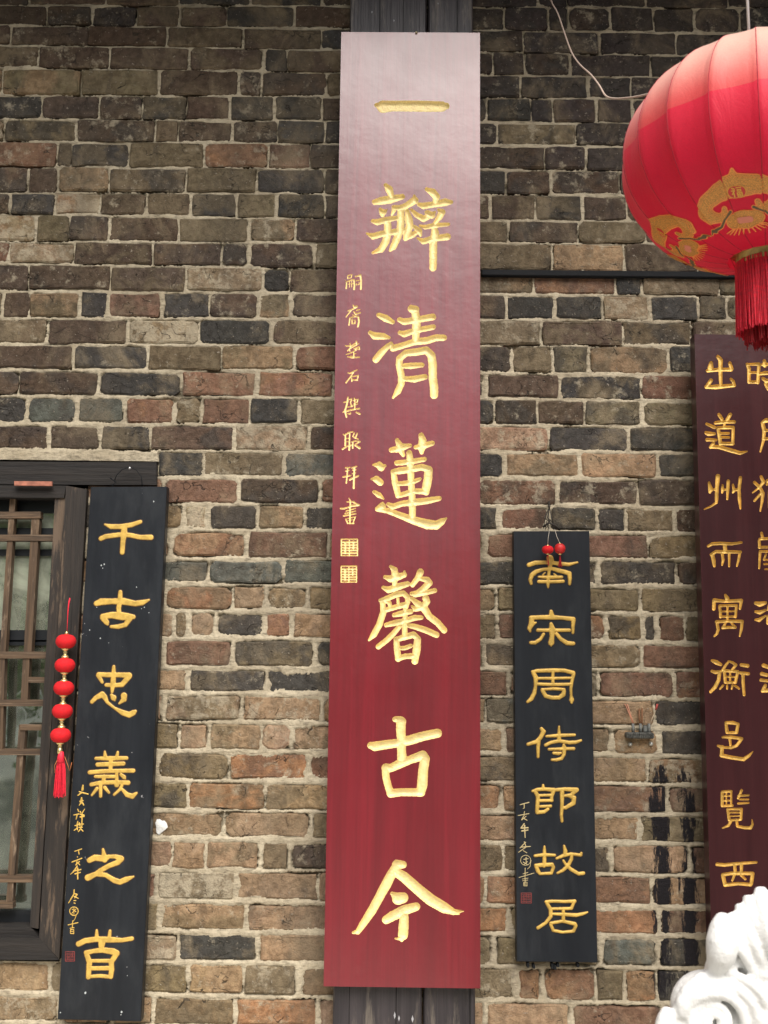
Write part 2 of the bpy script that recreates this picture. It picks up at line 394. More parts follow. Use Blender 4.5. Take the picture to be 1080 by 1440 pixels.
def disc(cx, cy, r, w_, n=14):
    return ' '.join('%g,%g,%g' % (cx + r * math.cos(2 * math.pi * k / n), cy + r * math.sin(2 * math.pi * k / n), w_) for k in range(n + 1))
def sealg(ox, oy, sc, x0, y0, x1, y1, b, w_):
    s = ['%g,%g,%g %g,%g,%g %g,%g,%g %g,%g,%g %g,%g,%g' % (x0, y0, b, x1, y0, b, x1, y1, b, x0, y1, b, x0, y0, b)]
    xm = (x0 + x1) / 2; n = 6
    s.append('%g,%g,%g %g,%g,%g' % (xm, y0, w_ * .7, xm, y1, w_ * .7))
    for k in range(1, n):
        y = y0 + (y1 - y0) * k / n
        s.append('%g,%g,%g %g,%g,%g' % (x0 + b, y, w_, xm - b * .7, y + (k % 2) * b * .2, w_)); s.append('%g,%g,%g %g,%g,%g' % (xm + b * .7, y, w_, x1 - b, y, w_))
    q = (x1 - x0) / 4
    s.append('%g,%g,%g %g,%g,%g' % (x0 + q, y0 + q, w_, x0 + q, y1 - q * .6, w_)); s.append('%g,%g,%g %g,%g,%g' % (x1 - q, y0 + q * .5, w_, x1 - q, ym if False else y0 + q * 2.2, w_))
    return (ox, oy, sc, '|'.join(s))

# ================================================================== THE HOUSE FRONT
house = thing('house', 'old brick house front with wooden pillar, lattice window and deep eave behind the inscription boards', 'house', (0, 0, 0))
BL_ = [-28,7,37,66,98,134,168,200,235,271,304,340,374,410,447.5,484.5,521,558,596.5,634,671,708,745,785,821.5,859,897,939,975,1015,1055,1098,1139,1180,1223,1267,1311,1353,1400,1443]
BR_ = [-23,10,43.5,75,107,138,172,205,239,274,311,342,383,414.5,450,486,525,562,599,636,673,712,749,787,824.5,862,903,941,981.5,1022,1062,1103,1145,1186,1230,1274.5,1315.5,1361,1410,1455]
XL, XR = at(240, 700).x, at(840, 700).x
zL = [at(240, y).z for y in BL_]; zR = [at(840, y).z for y in BR_]
# rows: left joints | left kinds | right joints | right kinds
ROWS = {
0:('40 150','BBBB','757 798 909 1024','CCCCC'),
1:('66 129 191 252 319 414','BBCBBDB','710 771 800 858 919 977 1041','CCCCCCCC'),
2:('15 124 235 342 452','BBBBBD','736 843 952','CCCC'),
3:('54 154 266 371 404','BBBBDB','693 738 802 915','CCCCC'),
4:('2 114 224 336 367','GGGBBB','732 827 888 928','CCCCC'),
5:('58 139 199 262 322 386 452','DBBDBDDB','685 746 777 839 889','CDCCCC'),
6:('4 108 218 250 326 391 456','PGBGBBDD','699 810','CGC'),
7:('80 100 181 287 377 436','RGDGRRB','767 825','BCC'),
8:('38 82 154 261 360 456','BBGGGDB','712 775 872','DBBC'),
9:('14 77 141 206 268 332 389 456','BDPBBDGDB','689 753 819 882','BBDBB'),
10:('50 97 152 252 350 415','PGBBGGB','716 814 909','GBGB'),
11:('104 215 312 350 442','PBBBBG','777 878','GTB'),
12:('40 155 262 369 407','BBBPDB','750 866 902 1012','GRDGG'),
13:('3 41 110 152 227 294 363 410','BBGDRDBGB','712 781 847 915 982 1022','BDDPDGG'),
14:('66 179 281 381','GBPDB','762 875','GBG'),
15:('102 207 311 414','BDGGR','720 777 828 941','BGGGD'),
16:('26 139 255 361','BBDRR','683 788 903','DBDR'),
17:('38 106 175 244 283 350 420','DKKRGRDG','696 756 823 904','DBBGG'),
18:('68 141 212 328 433','BBDBPB','771 885','LDD'),
19:('220 287 398','BDGK','710 816 924','DGTD'),
20:('230 337 450','RRBR','784 897','RBB'),
21:('256 293 362 429','GPDGD','701 773 839 879 949','DRDDGB'),
22:('239 348 463','LORG','683 775 912','GRRG'),
23:('293 397','KKK','730 842 952','DDDB'),
24:('230 328 372 431','GOTGG','700 800 901','GGGG'),
25:('244 265 302 372 410','LGLDRT','700 760 854 906 925 963','GRRGDRG'),
26:('328 445','RGD','681 790 901','GGGR'),
27:('265 374','LDD','714 800 842 950','RRPRR'),
28:('230 339 453','LPLT','683 790 920','GKTD'),
29:('252 295 367 410','GTGLT','709 780 859 928','TRGTD'),
30:('322 432','GOR','770 912','GTP'),
31:('265 372','GOT','705 800 940','OTRR'),
32:('316 436','GTG','780 901','LTG'),
33:('241 289 367 407','LTTGB','708 780 860','GGGL'),
34:('331 449','PTT','683 790 916','OOOT'),
35:('223 346','GGL','714 800 927','OGOR'),
36:('249 361','PDT','694 770 845 925','GGGKD'),
37:('72 160 263 344 420','TGGTGT','725 763 838 879 925','GOOGOD'),
38:('82 160 213 331 448','PTTGOL','681 804 930','TLRR'),
}
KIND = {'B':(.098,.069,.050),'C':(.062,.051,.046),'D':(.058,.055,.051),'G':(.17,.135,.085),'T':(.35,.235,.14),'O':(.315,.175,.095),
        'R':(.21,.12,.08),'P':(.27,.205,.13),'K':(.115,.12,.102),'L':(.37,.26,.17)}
WX1 = at(104, 1000).x           # right edge of the window frame
WZ0, WZ1 = at(60, 1351).z, at(60, 648).z
LX1 = at(221, 665).x; LZ0, LZ1 = at(180, 686).z, at(150, 647).z
HB = .0075; HV = .0065          # half thickness of bed and head joints
row_h = .0655
def zline(k, x):
    t = (x - XL) / (XR - XL); t = min(max(t, -.6), 1.5)
    n = len(zL) - 1
    if k < 0: return zL[0] + (zR[0] - zL[0]) * t * 1.0 - k * row_h
    if k > n: return zL[n] + (zR[n] - zL[n]) * t - (k - n) * row_h
    return zL[k] + (zR[k] - zL[k]) * t
XW0, XW1 = -3.0, 3.0
bricks = []   # (x0,x1,k,kind,named?)
def fill(xa, xb, k, kinds='BGTRD'):
    x = xa
    while x < xb - .04:
        L_ = rnd.choice([.2, .21, .2, .11, .19]); nx_ = x + L_
        if nx_ > xb - .09: nx_ = xb
        bricks.append((x, nx_, k, rnd.choice(kinds))); x = nx_
for k in range(-26, 54):
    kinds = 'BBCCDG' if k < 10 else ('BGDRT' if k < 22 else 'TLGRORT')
    if k in ROWS:
        lj, lk, rj, rk = ROWS[k]
        ym = (BL_[k] + BL_[k + 1]) / 2; ymr = (BR_[k] + BR_[k + 1]) / 2
        a = [at(float(q), ym).x for q in lj.split()]; b = [at(float(q), ymr).x for q in rj.split()]
        seq = [(x, lk[i], lk[i + 1]) for i, x in enumerate(a)]
        x_prev = a[0] - rnd.uniform(.17, .21); bricks.append((x_prev, a[0], k, lk[0])); fill(XW0, x_prev, k, kinds)
        for i in range(len(a) - 1): bricks.append((a[i], a[i + 1], k, lk[min(i + 1, len(lk) - 1)]))
        g0, g1 = a[-1], b[0]
        n = max(1, round((g1 - g0) / .2)); ed = [g0 + (g1 - g0) * q / n for q in range(n + 1)]
        for q in range(n): bricks.append((ed[q], ed[q + 1], k, lk[-1] if q == 0 else (rk[0] if q == n - 1 else rnd.choice(kinds))))
        for i in range(len(b) - 1): bricks.append((b[i], b[i + 1], k, rk[min(i + 1, len(rk) - 1)]))
        xe = b[-1] + rnd.uniform(.18, .21); bricks.append((b[-1], xe, k, rk[-1])); fill(xe, XW1, k, kinds)
    else: fill(XW0 + rnd.uniform(0, .1), XW1, k, kinds)
def clip_open(x0, x1, z0, z1):
    """keep the brick out of the window opening and the lintel"""
    zc = (z0 + z1) / 2
    if WZ0 < zc < WZ1 + .0 and x0 < WX1: x0 = WX1
    if LZ0 < zc < LZ1 and x0 < LX1: x0 = LX1
    if z0 < LZ1 + .002 and z1 > LZ1 and x0 < LX1 and zc > LZ1: z0 = LZ1 + .004
    if z1 > WZ0 and zc < WZ0 and x0 < WX1: z1 = WZ0 - .004
    return x0, x1, z0, z1
def proj(x, z):     # world point on the wall -> photo px (for choosing which bricks show largest)
    d = RN.T @ (np.array([x, 0, z]) - C0); return (W0 / 2 + FPX * d[0] / -d[2], H0 / 2 - FPX * d[1] / -d[2])
BOARDS = [(100, 230, 684, 1436), (462, 676, 0, 1440), (722, 835, 746, 1353), (975, 1080, 470, 1300)]
# mortar sheet sampled on a fine grid; bricks poke through it
GS = .004; gx0, gx1, gz0, gz1 = -1.16, 1.16, .52, 3.50
nxg, nzg = int((gx1 - gx0) / GS) + 1, int((gz1 - gz0) / GS) + 1
def vnoise(nx, nz, cell, octv=4, seed=0, ax=1.0, az=1.0):
    r = np.random.RandomState(seed); out = np.zeros((nz, nx)); amp = 1; tot = 0
    for o in range(octv):
        cx, cz = max(1.0, cell / 2 ** o * ax), max(1.0, cell / 2 ** o * az)
        g = r.rand(int(nz / cz) + 3, int(nx / cx) + 3)
        zi = np.arange(nz) / cz; xi = np.arange(nx) / cx; z_, x_ = zi.astype(int), xi.astype(int)
        fz, fx = (zi - z_)[:, None], (xi - x_)[None]; fz = fz * fz * (3 - 2 * fz); fx = fx * fx * (3 - 2 * fx)
        a = g[z_][:, x_]; b = g[z_][:, x_ + 1]; c_ = g[z_ + 1][:, x_]; d = g[z_ + 1][:, x_ + 1]
        out += amp * ((a * (1 - fx) + b * fx) * (1 - fz) + (c_ * (1 - fx) + d * fx) * fz); tot += amp; amp *= .55
    return out / tot
Sg = np.full((nzg, nxg), -.02)
items = []; rough_items = []
for (x0, x1, k, kd) in bricks:
    kf = min(max((k - 6) / 18, 0), 1); HB = .0031 + .0029 * kf; HV = .0032 + .0026 * kf
    z1 = zline(k, (x0 + x1) / 2) - HB; z0 = zline(k + 1, (x0 + x1) / 2) + HB
    jx0, jx1 = HV * rnd.uniform(.35, 1.6), HV * rnd.uniform(.35, 1.6)
    bx0, bx1, bz0, bz1 = clip_open(x0 + jx0, x1 - jx1, z0 + rnd.uniform(-.002, .002), z1 + rnd.uniform(-.0025, .0015))
    if bx1 - bx0 < .02 or bz1 - bz0 < .015 or bz0 < .13: continue
    dy = rnd.uniform(-.003, .0022)
    i0, i1 = int((bx0 - gx0) / GS), int((bx1 - gx0) / GS) + 2; j0, j1 = int((bz0 - gz0) / GS), int((bz1 - gz0) / GS) + 2
    i0, j0 = max(i0, 0), max(j0, 0); i1, j1 = min(i1, nxg), min(j1, nzg)
    if i1 > i0 and j1 > j0:
        xx = gx0 + np.arange(i0, i1) * GS; zz = gz0 + np.arange(j0, j1) * GS
        s = np.minimum(np.minimum(xx - bx0, bx1 - xx)[None], np.minimum(zz - bz0, bz1 - zz)[:, None])
        Sg[j0:j1, i0:i1] = np.maximum(Sg[j0:j1, i0:i1], s)
    # visible size in the photograph
    (ax, ay), (cx, cy) = proj(bx0, bz1), proj(bx1, bz0)
    a0, a1, b0, b1 = max(ax, 0), min(cx, W0), max(ay, 0), min(cy, H0); area = 0
    if a1 > a0 and b1 > b0:
        xs_ = np.linspace(a0, a1, 12); ym = (b0 + b1) / 2; fr = np.ones(12)
        for (p0, p1, q0, q1) in BOARDS: fr[(xs_ > p0) & (xs_ < p1) & (q0 < ym < q1)] = 0
        fr[np.hypot((xs_ - 1070) / 194, (ym - 221) / 168) < 1] = 0
        area = (a1 - a0) * (b1 - b0) * fr.mean()
    items.append((area, bx0, bx1, bz0, bz1, dy, kd, k))
ov = (vnoise(nxg, nzg, 14, 4, 5, 1.4, .7) - .43) * .028 + (rs.rand(nzg, nxg) - .5) * .004
fine = vnoise(nxg, nzg, 5, 3, 6) - .5 + (rs.rand(nzg, nxg) - .5) * .28; wav = vnoise(nxg, nzg, 60, 3, 8) - .5
s = Sg - ov
Yg = .0022 + .0022 * np.clip(((gz0 + np.arange(nzg) * GS)[:, None] - 2.0) / .7, 0, 1) + np.clip(s / .0035, 0, 1) ** 1.2 * .014 - np.clip(-(Sg) / .006, 0, 1) * .0022 + fine * .0055 + wav * .004
xx = gx0 + np.arange(nxg) * GS; zz = gz0 + np.arange(nzg) * GS; Xg, Zg = np.meshgrid(xx, zz)
V = np.stack([Xg, Yg, Zg], -1).reshape(-1, 3)
ii = (np.arange(nzg - 1)[:, None] * nxg + np.arange(nxg - 1)[None]); cxm = (xx[:-1] + GS / 2)[None]; czm = (zz[:-1] + GS / 2)[:, None]
hole = ((cxm < WX1) & (czm > WZ0) & (czm < WZ1)) | ((cxm < LX1) & (czm > LZ0) & (czm < LZ1))
keep = ~(hole & np.ones_like(ii, bool)); q = ii[keep]
F = np.stack([q, q + 1, q + 1 + nxg, q + nxg], -1)
wall = np_mesh('wall', V, F, m_mortar, house); wall['label'] = 'weathered brick wall laid in thick pale lime mortar'
# the wall's mortar beyond the fine sheet, and the body behind it
m = MB()
for (a, b, c_, d) in [(XW0, gx0, 0, 5.2), (gx1, XW1, 0, 5.2), (gx0, gx1, 0, gz0), (gx0, gx1, gz1, 5.2)]:
    m.add([(a, .003, c_), (b, .003, c_), (b, .003, d), (a, .003, d)], [(0, 1, 2, 3)])
WXL = -1.95
for (a, b, c_, d) in [(XW0, WXL, 0, 5.2), (WX1, XW1, 0, 5.2), (WXL, WX1, 0, WZ0), (WXL, WX1, WZ1 + .02, 5.2)]:
    m.hexa([(a, .02, c_), (b, .02, c_), (b, .02, d), (a, .02, d)], [(a, .24, c_), (b, .24, c_), (b, .24, d), (a, .24, d)])
mb = m.build('mortar', m_mortar, wall)

def brick_geo(m, cols, bx0, bx1, bz0, bz1, dy, kd, k):
    w_, h_ = bx1 - bx0, bz1 - bz0; nx_ = max(2, int(w_ / .035)); P = []
    j = lambda a: rnd.uniform(-a, a)
    cr = rnd.uniform(.0015, .006) if rnd.random() < .75 else rnd.uniform(.006, .013)
    cr = min(cr, h_ * .3, w_ * .3)
    for q in range(nx_ + 1):
        x = bx0 + cr + (w_ - 2 * cr) * q / nx_; P.append((x, bz0 + j(.0022)))
    P.append((bx1 - j(.002), bz0 + cr)); P.append((bx1 + j(.0035), (bz0 + bz1) / 2)); P.append((bx1 + j(.002), bz1 - cr))
    for q in range(nx_ + 1):
        x = bx1 - cr - (w_ - 2 * cr) * q / nx_; P.append((x, bz1 + j(.0022)))
    P.append((bx0 + j(.002), bz1 - cr)); P.append((bx0 + j(.0035), (bz0 + bz1) / 2)); P.append((bx0 + j(.002), bz0 + cr))
    n = len(P); cx_, cz_ = (bx0 + bx1) / 2, (bz0 + bz1) / 2; vs = []
    tx, tz = j(.01), j(.03)
    for (x, z) in P: vs.append((x, .05, z))
    for (x, z) in P: vs.append((x, dy + .003 + j(.0015), z))
    ins = .0045
    for (x, z) in P:
        vs.append((x - math.copysign(min(ins, abs(x - cx_)), x - cx_), dy + tx * (x - cx_) + tz * (z - cz_) + j(.0009), z - math.copysign(min(ins, abs(z - cz_) * .5), z - cz_)))
    fs = [];
    for q in range(n):
        r = (q + 1) % n; fs.append((q, r, n + r, n + q)); fs.append((n + q, n + r, 2 * n + r, 2 * n + q))
    fs.append(tuple(range(2 * n, 3 * n)))
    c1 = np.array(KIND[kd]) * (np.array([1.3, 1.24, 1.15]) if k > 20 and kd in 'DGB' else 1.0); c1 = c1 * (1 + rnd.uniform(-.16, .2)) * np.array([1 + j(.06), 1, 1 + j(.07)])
    alt = {'B': 'BCGD', 'C': 'CCBD', 'D': 'DDDG', 'G': 'GGTD', 'T': 'TTGL', 'O': 'ORTG', 'R': 'RRBO', 'P': 'LGOP', 'K': 'KKGD', 'L': 'LTTR'}[kd]
    c2 = np.array(KIND[rnd.choice(alt)]) * (1 + rnd.uniform(-.15, .15)); c2 = c1 * .35 + c2 * .65
    wear = rnd.uniform(-.1, .35) + (.42 if kd == 'P' else 0) - (.1 if kd in 'CD' else 0)
    m.add(vs, fs); cols.append((len(fs), c1, c2, wear))
def brick_obj(m, cols, name='brick'):
    o = m.build(name, m_brick, wall); me = o.data
    A = me.attributes.new('tint', 'FLOAT_COLOR', 'FACE'); B = me.attributes.new('tint_b', 'FLOAT_COLOR', 'FACE'); Cc = me.attributes.new('wear', 'FLOAT', 'FACE')
    A, B, Cc = me.attributes['tint'], me.attributes['tint_b'], me.attributes['wear']
    ra = np.concatenate([np.tile([*c1, 1.0], (n, 1)) for n, c1, c2, w_ in cols]); rb = np.concatenate([np.tile([*c2, 1.0], (n, 1)) for n, c1, c2, w_ in cols])
    rw = np.concatenate([np.full(n, w_) for n, c1, c2, w_ in cols])
    A.data.foreach_set('color', ra.astype(np.float32).ravel()); B.data.foreach_set('color', rb.astype(np.float32).ravel()); Cc.data.foreach_set('value', rw.astype(np.float32))
    return o
items.sort(key=lambda t: -t[0])
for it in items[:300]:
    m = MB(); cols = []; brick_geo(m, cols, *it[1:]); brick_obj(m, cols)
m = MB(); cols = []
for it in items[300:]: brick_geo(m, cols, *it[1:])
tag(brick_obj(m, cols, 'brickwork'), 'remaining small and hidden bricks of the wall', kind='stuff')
# blob of white plaster on a brick
c0 = at(226, 1163, -.002); m = MB(); V = []
for r in range(4):
    for k in range(14):
        q = 2 * math.pi * k / 14; rr = (1 - r / 3.0) * .016 * (1 + .22 * math.sin(3 * q + 1) + rnd.uniform(-.1, .1))
        V.append((c0.x + rr * math.cos(q) * .9, -.001 - .0028 * math.sin(r / 3 * 1.57) - rnd.uniform(0, .0012), c0.z + rr * math.sin(q) * (1.3 if math.sin(q) > 0 else .9)))
m.add(V, [(r * 14 + k, r * 14 + (k + 1) % 14, (r + 1) * 14 + (k + 1) % 14, (r + 1) * 14 + k) for r in range(3) for k in range(14)], True)
m.build('plaster_patch', simple('white_plaster', (.72, .72, .70), .9, 0, .1, 60, .002), wall)

# pillar: planks of an old squared post, ground to eave
pil = MB(); YP = -.045
xa, xb, xm1, xm2 = at(468.5, 1400, YP).x, at(668.5, 1400, YP).x, at(560, 1400, YP).x, at(601, 30, YP).x
def plank(x0, x1, z0, z1, y0, y1):
    m = MB(); m.box(((x0 + x1) / 2, (y0 + y1) / 2, (z0 + z1) / 2), (x1 - x0, y1 - y0, z1 - z0), None, .004); return m
pillar = plank(xa, xm2 - .002, 0, 4.6, YP, .1).build('pillar', m_pillar, house)
plank(xm2 + .003, xb, 0, 4.6, YP + .003, .1).build('plank', m_pillar, pillar)
m = MB()      # drying cracks
for (px, y0, y1, wd) in [(557, 1392, 1440, .0022), (491, 1415, 1440, .0014), (534, 0, 44, .0016), (567, 0, 44, .0016), (643, 0, 44, .0014), (661, 1392, 1440, .0022)]:
    a, b = at(px, y0 - 30, YP), at(px, y1 + 30, YP); m.box(((a.x + b.x) / 2, YP - .0004, (a.z + b.z) / 2), (wd, .0016, abs(a.z - b.z)))
m.build('crack', simple('crack_shadow_wood', (.006, .005, .005), .9), pillar)
m = MB()
for (px, py, s) in [(555, 1428, 6), (561, 1432, 5), (580, 1433, 6), (523, 17, 3), (554, 29, 3), (616, 5, 2.5)]:
    c = at(px, py, YP - .0008); m.add([(c.x - s * .0004, c.y, c.z), (c.x, c.y, c.z - s * .0014), (c.x + s * .0005, c.y, c.z), (c.x, c.y, c.z + s * .0014)], [(0, 1, 2, 3)])
m.build('paint_fleck', simple('pale_fleck_paint', (.4, .4, .42), .8), pillar)
# iron strap under the lantern
a, b = at(677, 383.5, -.012), at(1140, 388, -.012)
m = MB(); m.box(((a.x + b.x) / 2, -.006, (a.z + b.z) / 2), (b.x - a.x, .02, .0165), Matrix.Rotation(-math.atan2(b.z - a.z, b.x - a.x), 3, 'Y'), .002)
m.build('iron_strap', m_iron, house)

# ---------------- window
win = MB(); YF = -.02
frame = None
def pxbox(m, x0, y0, x1, y1, x2, y2, x3, y3, yf, yb):     # quad in photo px (TL TR BR BL) on plane yf, extruded to yb
    f = [at(x0, y0, yf), at(x1, y1, yf), at(x2, y2, yf), at(x3, y3, yf)]; m.hexa(f, [Vector((p.x, yb, p.z)) for p in f])
m = MB(); pxbox(m, 93, 683, 122, 688, 83, 1349, 55, 1318, YF, .12)
window = m.build('window', m_frame, house); window['label'] = 'dark old lattice window at the left edge'
m = MB(); pxbox(m, -200, 648, 220, 650, 220, 682, -200, 680, -.012, .12)
m.build('lintel', m_frameh, window)
m = MB(); pxbox(m, -200, 681, 93, 683, 90, 700, -200, 698, YF + .006, .12); m.build('frame_head', m_frameh, window)
m = MB(); pxbox(m, -200, 1317, 56, 1319, 83, 1350, -200, 1350, YF, .12); m.build('sill', m_frameh, window)
m = MB(); pxbox(m, 77.5, 697, 92.5, 697, 54, 1306, 42, 1304, YF + .012, .09); m.build('sash_stile', m_frame, window)
m = MB(); pxbox(m, -200, 1303, 43, 1304, 55, 1317, -200, 1316, YF + .012, .09); m.build('sash_rail', m_frameh, window)
YB = .01
def vbar(x0, y0, x1, y1, w_, yb=.0): m = MB(); pxbox(m, x0 - w_ / 2, y0, x0 + w_ / 2, y0, x1 + w_ / 2, y1, x1 - w_ / 2, y1, YB + yb, YB + .022); m.build('lattice_bar', m_bar, window)
def hbar(x0, x1, y, w_): m = MB(); pxbox(m, x0, y - w_ / 2, x1, y - w_ / 2 + .3, x1, y + w_ / 2, x0, y + w_ / 2 - .3, YB - .003, YB + .02); m.build('lattice_rail', m_barh, window)
vbar(18.5, 690, 3.5, 920, 8); vbar(50, 728, 38.5, 921, 11); vbar(37, 921, 33.5, 990, 9.5); vbar(3, 921, -1, 1058, 8); vbar(31.5, 1019, 15.5, 1232, 9.5); vbar(15, 1240, 12, 1278, 8.5)
hbar(-200, 57, 724, 9.5); hbar(-200, 77, 756, 9); hbar(-200, 69, 921, 10); hbar(40, 66, 956, 8.5); hbar(-200, 63, 988.5, 9.5); hbar(28, 61, 1023, 8.5); hbar(-200, 59, 1057.5, 9); hbar(-200, 47, 1236, 10); hbar(-200, 18, 1273, 9.5)
YG = .06
for y, w_ in ((747, 9), (777, 9), (893, 14), (905, 5), (1293, 26), (708, 26)): m = MB(); pxbox(m, -200, y - w_ / 2, 95, y - w_ / 2, 95, y + w_ / 2, -200, y + w_ / 2, YG - .012, YG + .01); m.build('inner_rail', m_dark, window)
mg, nt, p = new_mat('window_glass'); h = N(nt); out = nt.nodes['Material Output']
gl = h.node('ShaderNodeBsdfGlossy'); gl.inputs['Roughness'].default_value = .03; gl.inputs['Color'].default_value = (.92, .97, .93, 1)
tr = h.node('ShaderNodeBsdfTransparent'); tr.inputs['Color'].default_value = (.7, .78, .74, 1)
mx = h.node('ShaderNodeMixShader'); m2 = h.node('ShaderNodeMixShader'); df = h.node('ShaderNodeBsdfDiffuse'); df.inputs['Color'].default_value = (.52, .56, .44, 1); fr = h.node('ShaderNodeFresnel'); fr.inputs['IOR'].default_value = 1.6
h.lk(h.math('ADD', h.math('MULTIPLY', fr.outputs[0], 1.5), .26), mx.inputs[0]); h.lk(tr.outputs[0], mx.inputs[1]); h.lk(gl.outputs[0], mx.inputs[2]); h.lk(mx.outputs[0], m2.inputs[1]); h.lk(df.outputs[0], m2.inputs[2]); h.lk(m2.outputs[0], out.inputs['Surface'])
zs = h.node('ShaderNodeSeparateXYZ'); h.lk(h.pos(), zs.inputs[0])
dn = h.math('MULTIPLY', h.ramp(h.noise(h.pos(), 9, 6, .65, .5), .3, .7, .25, 1.0), h.ramp(zs.outputs[2], at(0, 925).z, at(0, 890).z, .16, .68)); h.lk(dn, m2.inputs[0])  # upper panes' pale green reflection put in as a milky diffuse coat
nb = h.noise(h.pos(), 5, 2); h.lk(h.bump(nb, .004), gl.inputs['Normal'])
nt.nodes.remove(p)
for (y0, y1) in ((690, 900), (900, 1320)):
    m = MB(); a, b = at(-200, y0, YG), at(95, y1, YG); m.box(((a.x + b.x) / 2, YG, (a.z + b.z) / 2), (b.x - a.x, .004, a.z - b.z - .001)); m.build('glass_pane', mg, window)
m = MB()      # white strip behind the pane, put in as the glint on the glass
f = [at(69.5, 806, YG + .02), at(73, 812, YG + .022), at(68.5, 888, YG + .02), at(58, 890, YG + .03)]; m.hexa(f, [p + Vector((0, .003, 0)) for p in f]); m.build('glint_strip', simple('glint_white', (.8, .82, .84), .8), window)
m = MB(); pxbox(m, 20, 676.5, 73, 677, 73, 683, 20, 682.5, YF - .012, YF - .004); m.build('paper_strip', simple('faded_red_paper', (.38, .15, .10), .9, 0, .35, 60), window)
# dark room behind the glass
x0r, x1r, zr0, zr1 = WXL, WX1 + .02, WZ0 - .3, WZ1 + .1
m = MB(); m.add([(x0r, .25, zr0), (x1r, .25, zr0), (x1r, .25, zr1), (x0r, .25, zr1), (x0r, 1.4, zr0), (x1r, 1.4, zr0), (x1r, 1.4, zr1), (x0r, 1.4, zr1)],
      [(4, 5, 6, 7), (0, 1, 5, 4), (3, 2, 6, 7), (0, 3, 7, 4), (1, 2, 6, 5)])
m.build('room', simple('dim_room_plaster', (.05, .055, .055), .9), window)

# ---------------- eave
EH, ED = 3.95, 1.0
m = MB(); m.hexa([(-3, -ED, EH), (3, -ED, EH), (3, .2, EH + .45), (-3, .2, EH + .45)], [(-3, -ED, EH + .06), (3, -ED, EH + .06), (3, .2, EH + .51), (-3, .2, EH + .51)])
eave = m.build('eave', m_eave, house)
for k in range(13):
    x = -2.9 + k * .48; m = MB(); m.tube([(x, -ED + .02, EH - .04), (x, .15, EH + .38)], .035, 10); m.build('rafter', m_eave, eave)
m = MB(); m.box((0, -ED, EH + .0), (6, .03, .13), None, .004); m.build('fascia', m_eave, eave)

# ================================================================== GROUND AND COURTYARD
gm, nt, p = new_mat('courtyard_paving'); h = N(nt); v = h.pos()
bk = h.node('ShaderNodeTexBrick'); h.lk(v, bk.inputs['Vector']); bk.inputs['Scale'].default_value = 1.0; bk.inputs['Brick Width'].default_value = .8; bk.inputs['Row Height'].default_value = .4
bk.inputs['Mortar Size'].default_value = .008; bk.inputs['Color1'].default_value = (.15, .145, .125, 1); bk.inputs['Color2'].default_value = (.11, .11, .095, 1); bk.inputs['Mortar'].default_value = (.06, .07, .05, 1)
c = h.mix(h.ramp(h.noise(v, 6, 6), .4, .7, 0, .35), bk.outputs[0], (.24, .23, .19)); h.lk(c, p.inputs['Base Color']); p.inputs['Roughness'].default_value = .85
m = MB(); m.add([(-150, -150, 0), (150, -150, 0), (150, 150, 0), (-150, 150, 0)], [(0, 1, 2, 3)])
tag(m.build('ground', gm), 'pale stone paved courtyard in front of the wall', kind='structure')
ap_m = simple('pale_stone_slab', (.60, .57, .50), .85, 0, .12, 6)
apr = None
m = MB(); m.box((0, -1.3, .06), (9, 2.6, .12), None, .01); apr = tag(m.build('bounce_terrace', ap_m), 'added pale stone terrace, unseen, bouncing light onto the lower wall', kind='structure')  # unseen pale slab added to bounce light up the lower wall
m_bark = simple('bark', (.09, .065, .045), .9, 0, .4, 12, .01)
m_leaf = simple('leaf', (.075, .12, .035), .55, 0, .5, 3)
nt = m_leaf.node_tree; h = N(nt); tl = h.node('ShaderNodeBsdfTranslucent'); tl.inputs['Color'].default_value = (.22, .34, .10, 1); mx = h.node('ShaderNodeMixShader'); mx.inputs[0].default_value = .5
h.lk(nt.nodes['Principled BSDF'].outputs[0], mx.inputs[1]); h.lk(tl.outputs[0], mx.inputs[2]); h.lk(mx.outputs[0], nt.nodes['Material Output'].inputs['Surface'])
def tree(x, y, hgt, cr, seed, label):
    r = np.random.RandomState(seed); t = thing('tree', label, 'tree', (x, y, 0), 'trees across the courtyard')
    m = MB(); m.tube([(x, y, 0), (x + .1, y, hgt * .3), (x - .05, y + .1, hgt * .6), (x, y, hgt * .85)], [.16, .13, .09, .04], 8)
    for k in range(6):
        a = k * 1.05 + r.rand(); z = hgt * (.35 + .08 * k); m.tube([(x, y, z), (x + math.cos(a) * cr * .5, y + math.sin(a) * cr * .5, z + cr * .3), (x + math.cos(a) * cr * .8, y + math.sin(a) * cr * .8, z + cr * .7)], [.06, .04, .015], 6)
    m.build('trunk', m_bark, t)
    n = 5200; cc = r.randn(26, 3) * np.array([cr * .5, cr * .5, hgt * .17]) + np.array([x, y, hgt * .64]); k = r.randint(0, 26, n)
    P = cc[k] + r.randn(n, 3) * cr * .2; a = r.randn(n, 3); a /= np.linalg.norm(a, axis=1)[:, None]; b = np.cross(a, r.randn(n, 3)); b /= np.linalg.norm(b, axis=1)[:, None]
    s_ = (.06 + .07 * r.rand(n))[:, None]; V = np.stack([P - a * s_, P + b * s_ * .5, P + a * s_, P - b * s_ * .5], 1).reshape(-1, 3)
    o = np_mesh('crown', V, np.arange(4 * n).reshape(-1, 4), m_leaf, t, False)
